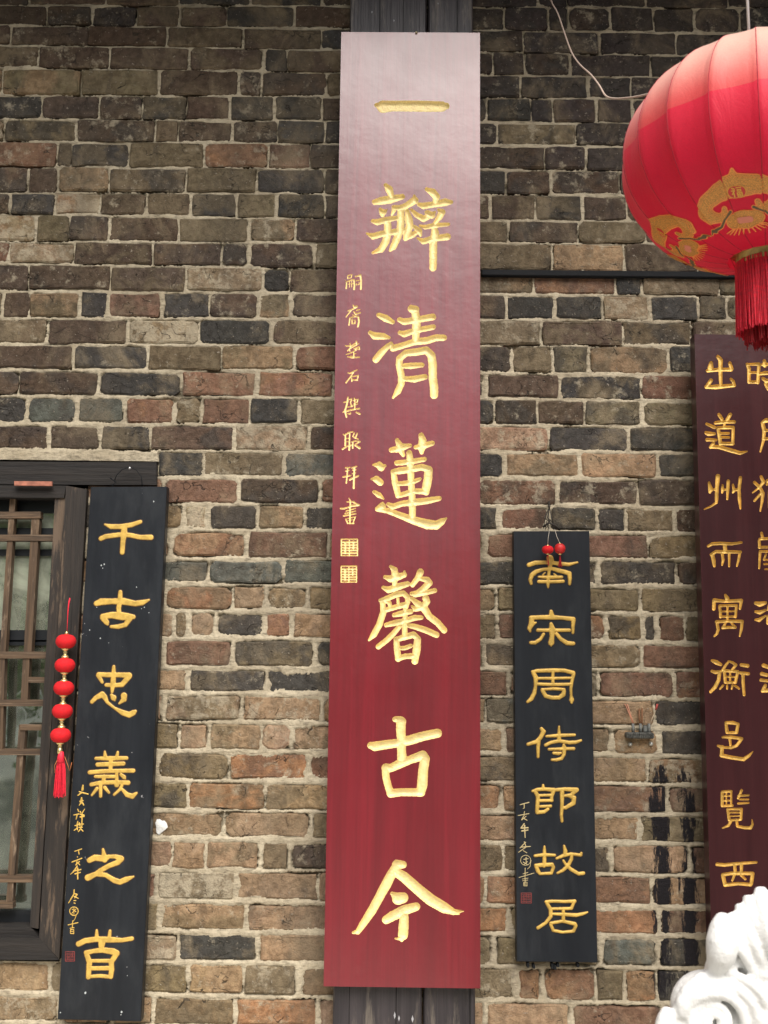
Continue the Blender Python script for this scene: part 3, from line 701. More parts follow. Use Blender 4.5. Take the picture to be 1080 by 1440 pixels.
for k, (x, y, hg, cr, lb) in enumerate([(-6.5, -13, 4.6, 1.9, 'leafy green tree at the left end of the row across the courtyard'), (-3.2, -12, 3.9, 1.7, 'shorter round tree second in the row across the courtyard'),
        (0.2, -14, 3.3, 1.7, 'low tree in the middle of the row across the courtyard'), (3.4, -12.5, 3.7, 1.7, 'bushy tree right of the middle across the courtyard'), (7, -13, 4.8, 2.0, 'tall tree at the right end of the row across the courtyard'), (-9.8, -11, 5.6, 2.1, 'big dark tree beyond the left end of the row across the courtyard')]):
    tree(x, y, hg, cr, 40 + k, lb)
m_wing = simple('grey_plaster_wing', (.20, .18, .15), .9, 0, .2, 5)
m_tile = simple('grey_roof_tile', (.07, .07, .075), .8, 0, .3, 20)
for sx_, lb in ((-1, 'unseen left wing added to cut sky light, with grey walls and a tiled roof'), (1, 'unseen right wing added to cut sky light, with grey walls and a tiled roof')):  # unseen side wings added to cut the sky light on the wall
    t = thing('sky_block_wing', lb, 'building', (sx_ * 4.6, -4, 0)); m = MB(); m.box((sx_ * 5.4, -4.2, 2.2), (3.0, 7.6, 4.4)); m.build('wing_wall', m_wing, t)
    m = MB(); m.hexa([(sx_ * 3.4, -8.2, 4.3), (sx_ * 7.4, -8.2, 4.3), (sx_ * 5.4, -8.2, 5.5), (sx_ * 5.4, -8.2, 5.4)], [(sx_ * 3.4, -.3, 4.3), (sx_ * 7.4, -.3, 4.3), (sx_ * 5.4, -.3, 5.5), (sx_ * 5.4, -.3, 5.4)]); m.build('roof', m_tile, t)
    for k in range(3):
        m = MB(); m.box((sx_ * 3.88, -2.2 - 2.2 * k, 1.7), (.06, 1.1, 1.5), None, .01); m.build('shutter', m_frame, t)

# ================================================================== INSCRIPTION BOARDS
MAIN = [
((510,120,7.714),'150,215,50 220,232,135 320,225,115 520,225,120 700,228,120 860,230,112 905,225,75'),
((510,250,7.714),'250,80,45 285,125,85 312,190,60|130,265,60 200,250,85 300,235,90 430,205,60|190,340,35 215,375,78 215,405,45|265,345,15 235,375,50|328,310,25 340,350,55 315,405,20|110,470,45 160,482,68 260,455,65 370,435,50|45,605,22 115,635,72 200,610,68 370,582,65|268,480,78 275,600,82 250,690,82 200,775,72 110,815,30|560,190,22 563,245,85 480,300,68 410,325,60 350,320,50|412,350,72 415,450,80 410,560,85 372,660,82 330,750,72 295,792,25|480,360,50 500,450,85 510,520,85 480,600,80 465,660,55|470,655,50 540,620,65 600,580,50|560,530,40 615,575,65 630,625,30|530,350,35 580,400,58 660,445,72 705,425,62 700,370,45|700,380,60 750,405,80 785,370,22|695,125,45 760,160,85 800,205,80 790,250,60|610,290,45 660,305,72 780,288,66 900,265,85 960,265,45|820,345,30 860,375,78 830,430,66 790,480,45|620,520,25 680,535,52 790,515,56 930,505,38|595,655,20 660,690,66 760,660,66 920,640,75|770,510,50 785,600,88 765,700,86 765,850,84 763,975,80'),
((510,425,7.714),'175,140,55 250,175,80 325,215,50|80,330,45 130,365,80 230,370,70 285,385,35|145,620,78 200,550,78 280,470,55 310,440,30|530,70,85 580,75,70|570,110,85 585,200,92 580,300,92 575,400,75|400,190,55 450,212,72 560,195,68 760,160,75|405,330,50 450,345,72 560,310,62 765,270,60|320,460,35 330,500,72 450,465,68 560,430,74 700,415,78 800,385,74 880,385,68|400,620,74 395,680,74 420,800,76 420,880,74 385,960,74 330,1035,25|400,610,74 470,550,74 580,540,82 690,520,82 745,575,88 760,680,92 760,820,90 775,930,92 775,1005,88|440,690,52 520,690,70 645,680,52|450,830,52 560,835,74 675,810,62'),
((510,605,7.714),'310,215,55 370,205,74 450,180,70 515,165,42|375,110,50 400,160,74 420,230,64 440,270,42|635,55,60 650,110,84 640,190,84 640,240,46|575,185,45 650,172,74 755,140,55|505,245,62 512,300,74 520,400,76 525,550,72 535,700,74 540,850,76 540,930,72|370,355,55 430,352,60 560,335,60 670,315,52|330,450,55 400,440,76 520,425,72 640,400,72 720,425,76|715,430,90 708,530,94 690,620,94 690,675,66|335,460,60 350,560,72 375,660,70 385,710,56|390,580,50 470,575,55 560,555,52 620,530,40|380,712,52 460,690,60 560,660,60 670,665,66|280,805,48 330,828,64 430,795,64 560,782,76 700,765,72 830,740,54|115,375,24 180,380,80 200,403,82 240,385,34|95,530,22 150,532,76 190,565,76|125,670,42 180,705,62 225,742,22|165,850,55 210,825,85 218,790,30|160,855,55 270,872,62 400,920,70 560,980,88 700,1020,108 800,1030,96 860,990,72 908,955,20'),
((505,790,7.714),'340,50,32 385,90,72 390,150,76 385,240,56|280,165,42 340,185,76 430,160,80 492,142,56 490,105,25|262,280,42 320,305,72 420,272,76 525,240,60|232,420,45 300,400,62 400,355,64 480,340,60 525,385,58 528,430,56 510,490,52|300,520,55 400,490,58 510,462,64|420,390,34 425,480,34|290,430,36 330,445,46 340,500,40|255,440,60 265,540,70 220,680,72 160,790,70 105,852,22|665,110,76 640,170,66 580,250,55|650,180,44 740,195,66 762,230,74 700,290,70 640,335,64|570,345,46 610,350,72 700,340,56 820,312,54|570,400,44 640,460,76 710,510,84 760,590,76 850,660,72 922,742,70|722,395,74 735,430,74 690,490,74 610,515,54 570,480,22|380,578,48 450,562,66 560,540,56|295,685,52 380,665,66 500,640,60 600,608,66 675,605,48|500,510,50 500,600,56 495,700,60 495,800,60|440,700,52 370,780,62 300,850,62 210,920,60|525,690,44 600,702,62 720,740,68 838,792,68|405,840,62 410,930,70 425,1050,70|400,845,50 480,820,68 590,790,70 640,835,62|635,840,74 625,950,88 605,1078,74|430,938,42 500,935,50 560,912,48|420,1052,60 500,1025,60 600,1020,64'),
((505,1000,7.714),'390,88,62 440,92,76 478,110,68|455,110,104 452,200,104 460,320,96 460,420,96 465,520,104|125,372,76 170,382,102 300,362,98 430,345,92 560,312,106 700,270,102 850,240,98|295,605,76 340,620,86 420,582,98 560,525,90 690,480,106 722,510,86|715,520,104 695,640,106 685,800,114 668,880,96|345,892,94 450,880,86 600,880,88 672,882,92|285,612,84 292,720,80 320,830,80 345,890,86'),
((485,1200,6.0),'440,95,84 490,95,64|430,120,78 385,190,82 345,270,86 290,370,78 230,480,76 150,600,62 110,662,44 70,668,24|435,160,78 500,200,88 600,290,92 720,390,98 840,460,92 920,495,52 1000,488,10|930,500,40 965,512,14|400,340,36 450,382,104 490,375,92|350,560,74 400,530,84 500,480,88 600,450,72|500,540,76 495,620,86 490,690,84 480,730,34|425,718,16 480,722,36'),
]
SIDE = [
((470,380,14.4),'270,115,24 280,170,24|290,105,24 360,92,24 340,150,22 280,170,24|250,240,24 245,365,34|240,240,20 330,205,28 400,190,28 410,300,38 403,385,38|310,230,18 310,340,18|355,215,16 355,340,16|280,285,16 400,270,16|430,125,28 480,118,28 530,100,42 545,200,38 540,380,38|440,215,20 510,205,20|450,265,16 450,295,20 505,290,20 505,240,16|215,190,10 235,215,12'),
((470,380,14.4),'380,705,18 400,740,34 455,722,24|280,822,24 350,800,34 472,738,28|350,800,28 240,945,22|450,815,22 522,798,20|400,840,32 440,890,34 532,860,26|370,905,20 445,930,26|300,1110,28 318,960,28|320,960,22 440,940,24 490,935,34 502,1040,38 480,1140,38|362,980,22 360,1080,26 420,1076,28 425,1010,18 362,1010,18'),
((470,470,18.0),'280,290,24 330,302,38 440,290,34 545,225,28|400,230,28 418,330,38 340,420,30|390,375,28 400,430,28|560,180,44 570,260,42 500,300,38 420,350,34|560,262,28 625,240,22|500,370,32 570,342,38 640,312,28|640,312,28 640,385,28 540,382,38|300,515,20 400,482,30 560,400,28|490,430,28 500,560,34|490,500,24 552,490,26|420,552,26 480,560,26|340,570,32 450,592,40 640,582,32'),
((470,470,18.0),'350,980,32 400,992,34 500,940,40 585,905,22|490,960,34 420,1070,38 300,1225,40|440,1110,36 450,1190,34|460,1072,28 540,1060,34 615,1040,32 580,1150,34|450,1155,30 590,1162,40'),
((470,550,15.16),'295,130,34 270,280,38 230,420,42 262,548,38|205,240,26 300,220,28|190,450,24 240,400,28|300,190,20 370,162,28 350,240,26 372,330,24|430,150,28 440,220,28|400,200,22 510,172,24 490,230,26 420,262,24|390,302,22 500,272,24|440,200,24 440,370,28|290,342,22 400,322,24|250,432,34 350,402,34 542,370,32|290,480,26 340,482,34 352,452,20|470,452,34 548,488,40'),
((470,550,15.16),'190,920,24 220,940,28 320,880,34 400,868,26|240,930,34 235,1150,38|240,1012,20 330,1002,20|240,1082,20 330,1072,20|180,1235,40 260,1182,34 400,1140,34|330,900,30 322,1250,42|430,880,24 400,960,32 440,1000,26|492,900,34 450,1000,28 510,1022,28|380,1082,32 460,1062,28 550,1080,32|400,1082,32 393,1210,36|440,1150,32 540,1212,52|450,1132,28 545,1082,22'),
((470,645,14.4),'230,185,26 322,178,26|232,250,26 305,238,22|180,370,34 335,340,30|272,180,28 260,360,30 245,490,34|360,186,30 452,158,30|410,170,38 402,360,38 395,590,44|370,232,22 442,220,26|370,302,26 432,290,22|318,425,42 400,382,38 490,350,34'),
((470,645,14.4),'300,800,24 330,860,34 320,1000,34 320,1310,34|260,875,26 400,870,30|390,885,30 505,940,36|340,942,24 440,942,26|128,1010,32 200,1010,36 350,962,32 490,942,38|240,1060,26 430,1005,26|220,1112,28 432,1060,26|190,1160,32 440,1112,28|240,1232,30 272,1300,30|230,1222,18 432,1175,26 400,1242,24 380,1310,24|262,1252,18 400,1235,18|270,1310,22 402,1310,28'),
]
COL1 = [
((970,460,7.2),'285,300,38 312,332,45 310,450,42 315,590,32|215,365,42 210,410,60|180,442,36 300,430,38 420,430,40|405,365,36 425,420,36|215,540,40 172,600,36|165,606,36 260,606,48 360,598,40 450,590,36|450,590,34 440,550,32 415,525,28'),
((970,460,7.2),'295,885,34 325,930,34|410,885,38 380,935,38|260,970,34 300,965,38 360,960,34 450,960,34|355,960,24 350,1000,24|285,1020,34 300,1100,38 310,1180,36|285,1020,30 370,1016,38 440,1016,34|440,1016,32 435,1180,32|310,1178,36 435,1180,36|320,1075,26 395,1075,26|325,1115,26 395,1115,26|170,980,28 250,1015,36|165,1070,38 190,1080,48 250,1080,30|175,1140,38 265,1143,28|240,1175,34 210,1215,34|215,1210,38 300,1215,40 420,1250,44 510,1275,38 580,1258,15'),
((970,650,7.58),'205,215,24 222,290,54 215,320,30|260,290,28 285,290,28|300,150,50 290,260,40 285,400,38 285,430,28 230,468,22 155,502,14|350,245,24 350,290,34 345,325,20|350,295,20 395,290,26|410,200,36 405,290,36 400,395,20|460,240,22 472,300,36 460,322,24|470,300,26 520,290,30|540,165,36 525,290,36 530,400,36 540,495,18'),
((970,650,7.58),'195,895,28 240,870,36 330,865,36 450,870,32 552,855,24|375,900,44 380,950,40|230,985,34 280,952,34 380,955,38 540,957,32|240,980,40 255,1050,42 262,1105,30|345,970,30 356,1040,32 345,1095,20|420,960,30 420,1108,22|535,958,30 520,1040,28 503,1108,18'),
((970,820,8.0),'400,135,30 420,172,50|275,195,44 270,290,40|275,192,44 400,205,34 580,195,40|578,200,40 565,288,28|335,260,30 345,320,34 345,380,34|335,255,30 525,250,30|525,250,30 515,380,30|345,320,20 520,315,20|345,378,26 515,376,26|425,250,24 425,420,24|300,435,36 430,427,34 585,430,36|305,440,34 320,520,36 305,570,30 275,597,22|590,430,34 580,520,34 562,597,18|400,450,26 375,500,34|370,502,36 440,497,32 510,497,36|470,450,24 505,487,26'),
((970,820,8.0),'250,870,30 300,892,54 350,917,34|250,990,34 290,1005,40 360,990,28|335,1010,40 325,1090,42 285,1170,42 235,1222,34|435,885,24 400,930,32 375,972,34|435,880,24 480,892,30 520,922,34 480,970,28|390,985,34 540,995,34|390,1000,34 400,1110,34|540,1000,34 515,1110,34|400,1117,32 515,1117,32|400,1055,20 520,1055,20|455,990,24 455,1110,22|375,1150,26 340,1190,22|420,1150,26 420,1190,20|480,1150,26 472,1190,20|510,1155,28 555,1187,24|580,920,38 650,930,44|570,1010,34 660,1020,36|600,1020,38 600,1120,36 612,1257,32'),
((970,990,5.146),'262,140,20 270,200,27|262,135,21 310,135,27 350,145,20|350,145,22 340,195,24|270,207,21 340,207,21|237,240,17 300,240,24 375,250,22|375,252,24 340,300,22 300,317,20 222,312,17|290,250,20 295,297,18|203,303,16 235,312,28 230,370,26|230,372,30 300,387,28 390,400,28 430,372,22 457,343,6'),
((970,990,5.146),'235,640,22 235,735,22|235,635,20 300,632,20|235,665,13 300,665,13|235,700,13 300,698,13|235,738,19 310,735,17|265,635,10 265,735,10|300,640,15 300,735,15|375,625,20 350,682,17|350,665,15 425,660,15|360,690,13 425,690,13|350,720,16 425,715,15|275,760,21 285,840,21|275,760,17 375,760,19|375,760,19 370,835,19|285,785,12 370,785,12|285,811,12 370,809,12|285,840,17 370,837,17|300,845,21 280,880,20 237,897,12|340,845,19 345,885,20 400,896,22 440,896,24 455,872,17 450,837,7'),
((970,990,5.146),'198,1160,26 250,1165,26 350,1155,24 482,1145,18|325,1165,24 330,1220,22 308,1277,16|375,1165,24 372,1240,20 402,1267,18|240,1235,26 300,1226,26 455,1226,26|240,1240,28 255,1305,28|455,1230,28 445,1300,26|255,1310,27 350,1300,24 440,1307,26'),
]
COL2 = [
((970,460,7.2),'580,375,30 600,420,38 600,550,36|580,377,24 700,375,34|700,375,34 690,560,36|600,557,34 690,557,34|612,460,26 690,460,26|755,342,36 760,390,40|735,380,30 760,378,30 900,372,36|700,475,28 760,465,40 930,460,36|740,520,34 775,545,42 930,530,34|860,380,36 860,640,38 810,640,30|770,575,40 800,620,50'),
((970,460,7.2),'740,960,30 770,945,48 880,938,40|738,970,40 755,1050,40 745,1150,30 715,1260,18|760,1045,30 880,1045,30|765,1130,30 880,1130,30|890,940,38 890,1240,36 850,1262,26'),
((970,650,7.58),'690,215,34 750,270,34 780,330,38 770,420,30 752,520,16|760,155,34 787,210,38 740,270,26 670,325,16|760,330,28 690,410,26|830,200,40 880,180,30|820,235,26 960,220,28|850,300,32 850,480,32 940,480,32 940,300,32 850,300,32|850,390,24 940,390,24|890,230,26 890,300,24'),
((970,650,7.58),'765,755,30 775,800,30|740,835,30 745,910,30|745,820,28 834,812,30 960,815,30|740,907,28 960,900,30|750,950,30 740,1130,22|750,950,28 960,950,28|960,950,28 960,1130,22|812,980,22 790,1040,20 910,1040,20|790,1085,20 910,1085,20|800,1140,18 910,1140,18'),
((970,820,8.0),'740,225,38 790,237,60 850,222,38|740,322,30 790,330,48 850,305,28|738,412,26 780,415,46 850,368,22|910,200,36 880,300,28|940,200,34 970,310,28|880,375,38 880,450,38 970,450,36 970,372,36 880,375,36'),
((970,820,8.0),'830,925,46 890,950,40|810,1020,44 870,1035,40|800,1090,38 880,1100,34|850,1150,38 820,1212,42 900,1205,48 1010,1245,30|930,930,36 930,1150,38|930,935,30 1000,935,30 1000,1150,34|930,1010,24 1000,1010,24|930,1080,24 1000,1080,24|930,1150,28 1000,1150,28'),
]
def g(a): return (*a[0], a[1])
# --- the tall red couplet board on the pillar
root = thing('couplet_board', 'tall glossy red board with seven large carved gold characters, fixed to the wooden pillar', 'sign board', at(565, 1388, -.08))
PM = (-.08, 0.0)
gl = [(g(a), 'character', None) for a in MAIN] + [(g(a), 'small_character', None) for a in SIDE]
gl += [(sealg(470, 750, 18, 180, 150, 590, 560, 34, 48), 'seal', None), (sealg(470, 750, 18, 178, 832, 565, 1230, 34, 46), 'seal', None)]
big = gl[:7]; small = gl[7:]
# carve all in one face: large grooves deep, small ones shallow
_gp = glyph_patch
def gp(g_, pl, step, depth, wpx, seed, carve=True):
    if pl is PM and g_[2] > 9: return _gp(g_, pl, .45, .0028, .9, seed, carve)
    return _gp(g_, pl, step, depth, wpx, seed, carve)
glyph_patch = gp
carved_board(root, [(480, 45), (675, 46), (675.5, 1390), (455, 1387)], PM, gl, .8, .0095, 5.6, m_red, m_gold, .036)
m = MB(); c = at(585.5, 46, -.083); m.lathe([(.0, .003), (.003, .002), (.0035, 0), (.0, 0)], c, 8); m.build('nail', simple('bright_nail', (.8, .75, .5), .3, .6), root)
# --- the maroon board at the right edge
PR = (-.10, 0.0)
root = thing('couplet_board', 'wide maroon board with two columns of gold characters, behind the hanging red lantern', 'sign board', at(1060, 1290, -.1))
carved_board(root, [(976.5, 470), (1235, 473), (1240, 1345), (1001, 1340)], PR, [(g(a), 'character', None) for a in COL1 + COL2], .7, .005, 2.2, m_maroon, m_goldr, .04)
# --- black board beside the window
PL_ = (-.045, 0.0)
root = thing('couplet_board', 'narrow black board with six painted gold characters hanging beside the window', 'sign board', at(140, 1430, -.045))
flat_board(root, [(127.5, 684.5), (235, 684), (198, 1437), (80.5, 1434)], PL_, .03, m_black)
LEFT = [
((120,720,8),'220,140,18 290,165,52 400,165,54 520,145,50 620,110,40|440,170,58 435,240,74 425,320,54 415,455,50|175,300,48 230,275,50 390,255,50 500,260,50 620,285,50 738,285,58'),
((120,720,8),'395,900,42 390,1000,58 375,1080,50 380,1140,50|125,1030,56 180,1010,74 300,1005,60 430,1005,74 560,1030,60 640,1020,58 715,990,22|195,1175,56 300,1160,70 400,1170,88 480,1180,80 540,1180,50|200,1190,66 240,1240,56 250,1262,28|500,1200,58 450,1270,48 370,1290,48 290,1290,30'),
((100,925,6.857),'412,85,28 410,160,45 405,250,50 395,330,26|265,160,40 350,165,45 470,165,45 560,170,54|265,170,45 300,235,28|560,180,50 490,260,45 430,265,38 340,262,34|390,360,28 410,385,54 420,410,18|510,365,58 510,400,50 465,440,18|200,425,34 240,385,40 300,355,58 325,380,48 350,430,28 420,485,22 500,530,50 560,550,54 600,530,50 620,515,28'),
((100,925,6.857),'325,905,18 330,960,42|450,910,22 440,965,38|240,970,28 380,970,42 535,967,34|255,1030,38 380,1025,42 505,1020,38|385,970,38 380,1080,38|180,1105,38 300,1095,38 450,1090,36 600,1088,38|235,1145,28 300,1145,32 420,1145,32|320,1145,38 310,1200,36|195,1222,34 280,1205,38 420,1200,38 550,1205,42|440,1100,28 440,1180,34 440,1225,46|285,1210,36 285,1335,28|250,1260,32 200,1325,18|325,1250,34 365,1300,22|480,1125,28 510,1150,38 520,1165,18|490,1230,28 470,1270,28 415,1320,22|490,1265,24 540,1320,44 590,1335,48 630,1305,22'),
((80,1180,6.545),'425,95,22 435,150,44 440,190,50|300,195,46 350,170,54 440,180,58 480,160,35|480,160,30 540,160,38 590,180,56 560,215,48 480,245,42 400,290,42 360,320,42 285,355,56|370,320,46 450,330,38 530,380,48 580,395,48 640,370,48 705,345,16'),
((80,1180,6.545),'367,840,20 368,900,38|490,845,26 482,910,34|200,965,48 260,935,48 370,920,48 480,925,54 600,930,38 690,915,38|415,940,66 410,1000,48|270,1045,42 340,1030,38 420,1020,48 520,1035,58 550,1050,56|275,1060,42 300,1130,50 290,1270,42|540,1070,48 500,1130,46 505,1200,46 495,1265,42|300,1120,28 510,1120,36|300,1190,36 500,1187,40|290,1265,28 400,1258,32 500,1268,32'),
]
LS = [
((80,1090,13.08),'480,190,32 470,270,42|410,305,20 500,330,28 575,350,20|460,320,26 390,370,24'),
((80,1090,13.08),'455,420,28 450,500,52|450,500,28 410,560,14|470,510,28 495,550,22|420,480,18 485,470,18'),
((80,1090,13.08),'385,630,20 400,670,20|310,735,16 400,715,22|375,720,22 355,810,20|430,670,24 440,690,24|510,625,16 470,690,20|430,720,26 500,740,26|430,770,26 500,760,22|465,700,24 460,890,22'),
((80,1090,13.08),'385,850,18 370,920,22 380,1010,18|330,930,16 400,915,18|320,1015,20 370,980,20|410,880,24 425,930,22|400,900,16 490,900,18|470,900,18 430,1000,22 395,1040,18|440,990,20 480,1030,20|400,960,20 470,960,20'),
((80,1180,7.58),'190,130,9 265,105,10|230,115,10 237,160,11'),
((80,1180,7.58),'220,190,12|160,245,11 265,205,13|215,230,12 210,270,13|200,275,10 240,240,11|225,255,11 245,275,11'),
((80,1180,7.58),'215,290,15 180,345,13 145,375,6|180,340,15 255,325,14|195,370,15 250,355,13|222,310,16 222,425,13'),
((80,1180,7.58),'185,540,12 180,590,15 125,680,9|180,580,12 215,590,16 190,625,12|185,610,11 228,632,10|182,655,10 202,655,10|182,680,10 197,686,9'),
((80,1180,7.58), disc(182, 768, 46, 9) + '|212,800,8 190,855,7 165,885,6|160,745,8 205,775,8|205,745,8 160,790,8|182,730,7 182,800,7'),
((80,1180,7.58),'120,915,9 225,890,11|170,870,9 165,940,11|140,950,8 185,945,8|145,965,8 145,1005,8 180,1008,8 180,965,8 145,965,8|145,985,7 180,985,7'),
]
for k, a in enumerate(LEFT): painted(root, g(a), PL_, 'character', .75, .0009, 1.5, k, m_goldp, .9)
for k, a in enumerate(LS): painted(root, g(a), PL_, 'small_character', .45, .0005, .6, k, m_goldp)
painted(root, sealg(80, 1180, 7.58, 92, 1200, 188, 1300, 9, 7), PL_, 'seal', .4, .0003, .5, 3, m_seal)
m = MB()
for (px, py, s) in [(142.5, 795, 2.2), (146.5, 793.5, 2), (144.5, 799, 1.2), (192, 825.5, 1.6), (199, 856, 1), (209.5, 861.5, 1.3), (203, 854, 1.4), (136, 854, 1), (126, 886, 1.4), (141, 897.5, 1.9), (153, 904, 1), (120, 1396, 2.6), (171, 1423, 2.2), (170, 1427, 1.4), (216, 705, 2), (179, 1372, 1), (85, 1424, 1.6)]:
    c = at(px, py, -.0458); n = 7; V = [(c.x + s * .0009 * math.cos(6.28 * q / n) * rnd.uniform(.7, 1.3), c.y, c.z + s * .0011 * math.sin(6.28 * q / n) * rnd.uniform(.7, 1.3)) for q in range(n)]; m.add(V, [tuple(range(n))])
tag(m.build('plaster_spot', simple('pale_plaster_spot', (.42, .45, .46), .9), root), 'tiny specks of pale plaster', kind='stuff')
m = MB(); m.tube([at(161, 676, -.03), at(164, 668, -.03), at(172, 660, -.035), at(182, 657, -.035), at(192, 661, -.03), at(199, 671, -.03), at(200, 684, -.03)], .0011, 6)
m.tube([at(155, 672, -.03), at(163, 678, -.035), at(158, 682, -.03), at(160, 686, -.03)], .0016, 6)
m.build('hanging_wire', m_iron, root)
m = MB(); m.lathe([(0, .004), (.0028, .0025), (.003, -.002), (0, -.002)], at(182.5, 658.5, -.037), 10); m.build('nail', simple('steel_nail', (.75, .75, .78), .3, .8), root)
# --- small black board right of the pillar
PQ = (-.035, 0.0)
root = thing('couplet_board', 'short black board with seven gold characters and two tiny red lanterns hung over its top', 'sign board', at(780, 1353, -.035))
flat_board(root, [(722, 747), (829, 746.5), (840.5, 1354), (726.5, 1352.5)], PQ, .028, m_black)
MID = [
((720,740,8),'425,362,78 432,390,80 430,430,50 420,480,36 410,560,34 405,640,42 405,690,18|190,435,48 260,412,48 400,405,40 520,420,44 640,430,38 735,408,22|430,480,38 350,485,34 270,512,48 225,548,52 205,600,42 215,645,32|430,470,34 520,497,48 600,517,48 645,532,50 650,590,42 648,650,32|300,570,24 400,575,38 560,572,32|345,548,16 372,522,14|470,535,14 500,560,20|300,623,36 430,625,36 575,620,36'),
((720,740,8),'440,960,40 445,1010,66|215,1030,48 320,1025,48 440,1025,54 560,1030,42 690,1045,48|220,1050,56 220,1100,66 195,1150,48 205,1185,22|270,1085,18 230,1100,48|690,1060,48 685,1130,38 685,1200,28|440,1100,38 450,1160,76 450,1240,48 440,1310,68 440,1345,18|290,1170,38 450,1170,38 645,1170,38|355,1215,34 320,1270,34 260,1310,42 210,1310,34|500,1210,38 550,1270,42 620,1315,48 690,1320,42'),
((720,925,8.47),'240,165,28 300,155,42 480,150,48 620,150,42 730,180,48|255,180,48 285,240,56 280,340,38 265,420,48 230,490,48 185,525,32|735,190,42 715,270,38 700,370,34 705,450,28 710,500,56 710,535,28|300,245,30 480,245,34 700,240,28|300,312,36 480,320,38 690,315,36|487,160,36 487,320,36|360,380,38 400,375,30 500,368,34 620,378,36|365,392,46 400,455,46 470,475,46 560,475,46 608,440,54 620,400,46'),
((720,925,8.47),'350,845,38 375,880,54 340,950,48 290,1000,48 190,1030,38|320,990,42 310,1060,42 310,1180,32|560,820,22 560,900,38 560,980,48|410,935,28 560,925,42 745,918,32|400,1040,38 460,1010,38 560,990,42 680,1010,42 760,1005,42 820,985,28|615,1035,28 620,1070,56 620,1150,38 590,1200,38 530,1215,38 475,1215,28|440,1090,32 600,1085,36 735,1082,38|495,1135,32 550,1140,42 580,1135,28'),
((720,1090,5.333),'233,75,17 233,100,26|155,120,19 190,108,26 250,105,26 315,112,33|175,125,28 195,160,30 188,270,28 190,285,18|190,280,28 240,275,26 270,255,22|310,120,30 298,160,23 295,190,26|200,152,20 300,150,20|200,192,22 300,190,22|215,235,20 290,232,22|335,110,26 400,105,28 485,110,33|375,110,33 375,220,26 370,300,23 375,345,20|480,115,33 440,150,26 395,155,20|420,152,23 465,170,33 460,210,33 400,245,26 380,245,18'),
((720,1090,5.333),'243,535,14 243,560,23 243,640,28 240,680,28|172,605,20 240,597,26 320,600,20|175,675,20 210,675,30 300,670,28 310,690,26 295,735,23 210,740,20 195,720,30 180,680,26|390,530,16 400,570,30 395,600,28|335,625,18 380,605,26 440,590,22 515,600,23 520,585,18|450,590,20 445,630,26 420,680,26 380,715,24 340,735,16|385,640,16 400,665,20 440,705,26 500,740,26 535,735,26'),
((720,1090,5.333),'255,950,23 300,945,23 400,948,23 470,945,26|262,960,26 290,1010,28 290,1060,28 250,1110,23 195,1145,26|465,950,23 445,1000,23 300,1002,20|290,1040,18 400,1045,26 480,1050,28 530,1040,23 565,1028,13|385,1000,23 385,1090,26|290,1110,23 380,1095,23 470,1115,28 480,1130,23 460,1170,23 380,1178,20 310,1165,23 290,1120,23'),
]
MS = [
((720,1100,7.58),'85,240,9 180,215,11|130,232,11 130,275,9 118,280,7'),
((720,1100,7.58),'135,312,8|65,355,9 180,335,9|130,320,8 130,355,9|130,350,8 100,400,7|150,362,8 105,402,7|112,380,9 160,405,9'),
((720,1100,7.58),'130,440,11 95,490,12|100,490,14 170,485,14|105,520,15 170,510,12|133,460,17 140,590,10'),
((720,1100,7.58),'130,635,10 150,690,10 70,747,8|100,692,10 197,684,9|145,640,9 85,700,8|120,730,8 157,752,8'),
((720,1100,7.58), disc(145, 832, 54, 6, 18) + '|203,830,6 192,900,6 165,925,5|125,822,9 172,815,8|120,852,9 167,880,8|150,800,8 150,870,7|125,880,7 165,845,7'),
((720,1100,7.58),'140,915,8 138,1100,7|75,1015,7 235,968,7|115,977,6 170,962,6|110,1032,6 170,1022,6|110,1050,6 170,1042,6|125,1065,6 125,1105,6 160,1105,6 160,1065,6 125,1065,6|125,1085,5 160,1085,5'),
]
for k, a in enumerate(MID): painted(root, g(a), PQ, 'character', .7, .0026, 2.0, k + 3, m_goldp, .55)
for k, a in enumerate(MS): painted(root, g(a), PQ, 'small_character', .45, .0005, .6, k, simple('pale_gold_paint', (.50, .40, .2), .55) if k == 0 else bpy.data.materials['pale_gold_paint'])
painted(root, sealg(720, 1100, 7.58, 98, 1182, 205, 1288, 9, 8), PQ, 'seal', .4, .0003, .5, 3, m_seal)
m = MB()      # twisted hanging wires on a nail
ap = at(772.5, 713, -.02)
for k in range(9):
    b = at(764 + k * 2.6 + rnd.uniform(-1, 1), 744 + rnd.uniform(-4, 1), -.03); mid = at(771 + rnd.uniform(-6, 6), 728, -.035); m.tube([ap, mid, b], .0009, 5)
m.tube([at(764, 741, -.03), at(772, 735, -.04), at(780, 739, -.04), at(787, 745, -.03)], .003, 6)
m.tube([at(772, 706, -.0), at(772.5, 713, -.03)], .003, 6)
m.build('hanging_wire', simple('rusty_wire', (.035, .03, .025), .7, .3, .3, 80), root)
m = MB()
for px in (742, 750, 776, 780, 784, 812): m.box(at(px, 1357 + rnd.uniform(-2, 2), -.02), (.006, .02, .008 + rnd.uniform(0, .004)), None, .001)
m.build('wall_clip', m_iron, root)

# ================================================================== SMALL HANGING THINGS
m_flock = simple('red_flock', (.62, .006, .012), .85, 0, .12, 150, .0006)
m_brass = simple('gold_plastic', (.85, .68, .32), .25, .75)
m_thread = simple('red_thread', (.74, .018, .045), .6, 0, .25, 200)
m_thread2 = simple('dark_red_thread', (.38, .006, .014), .65, 0, .25, 200)
def vtop(px, py, Y): return at(px, py, Y)
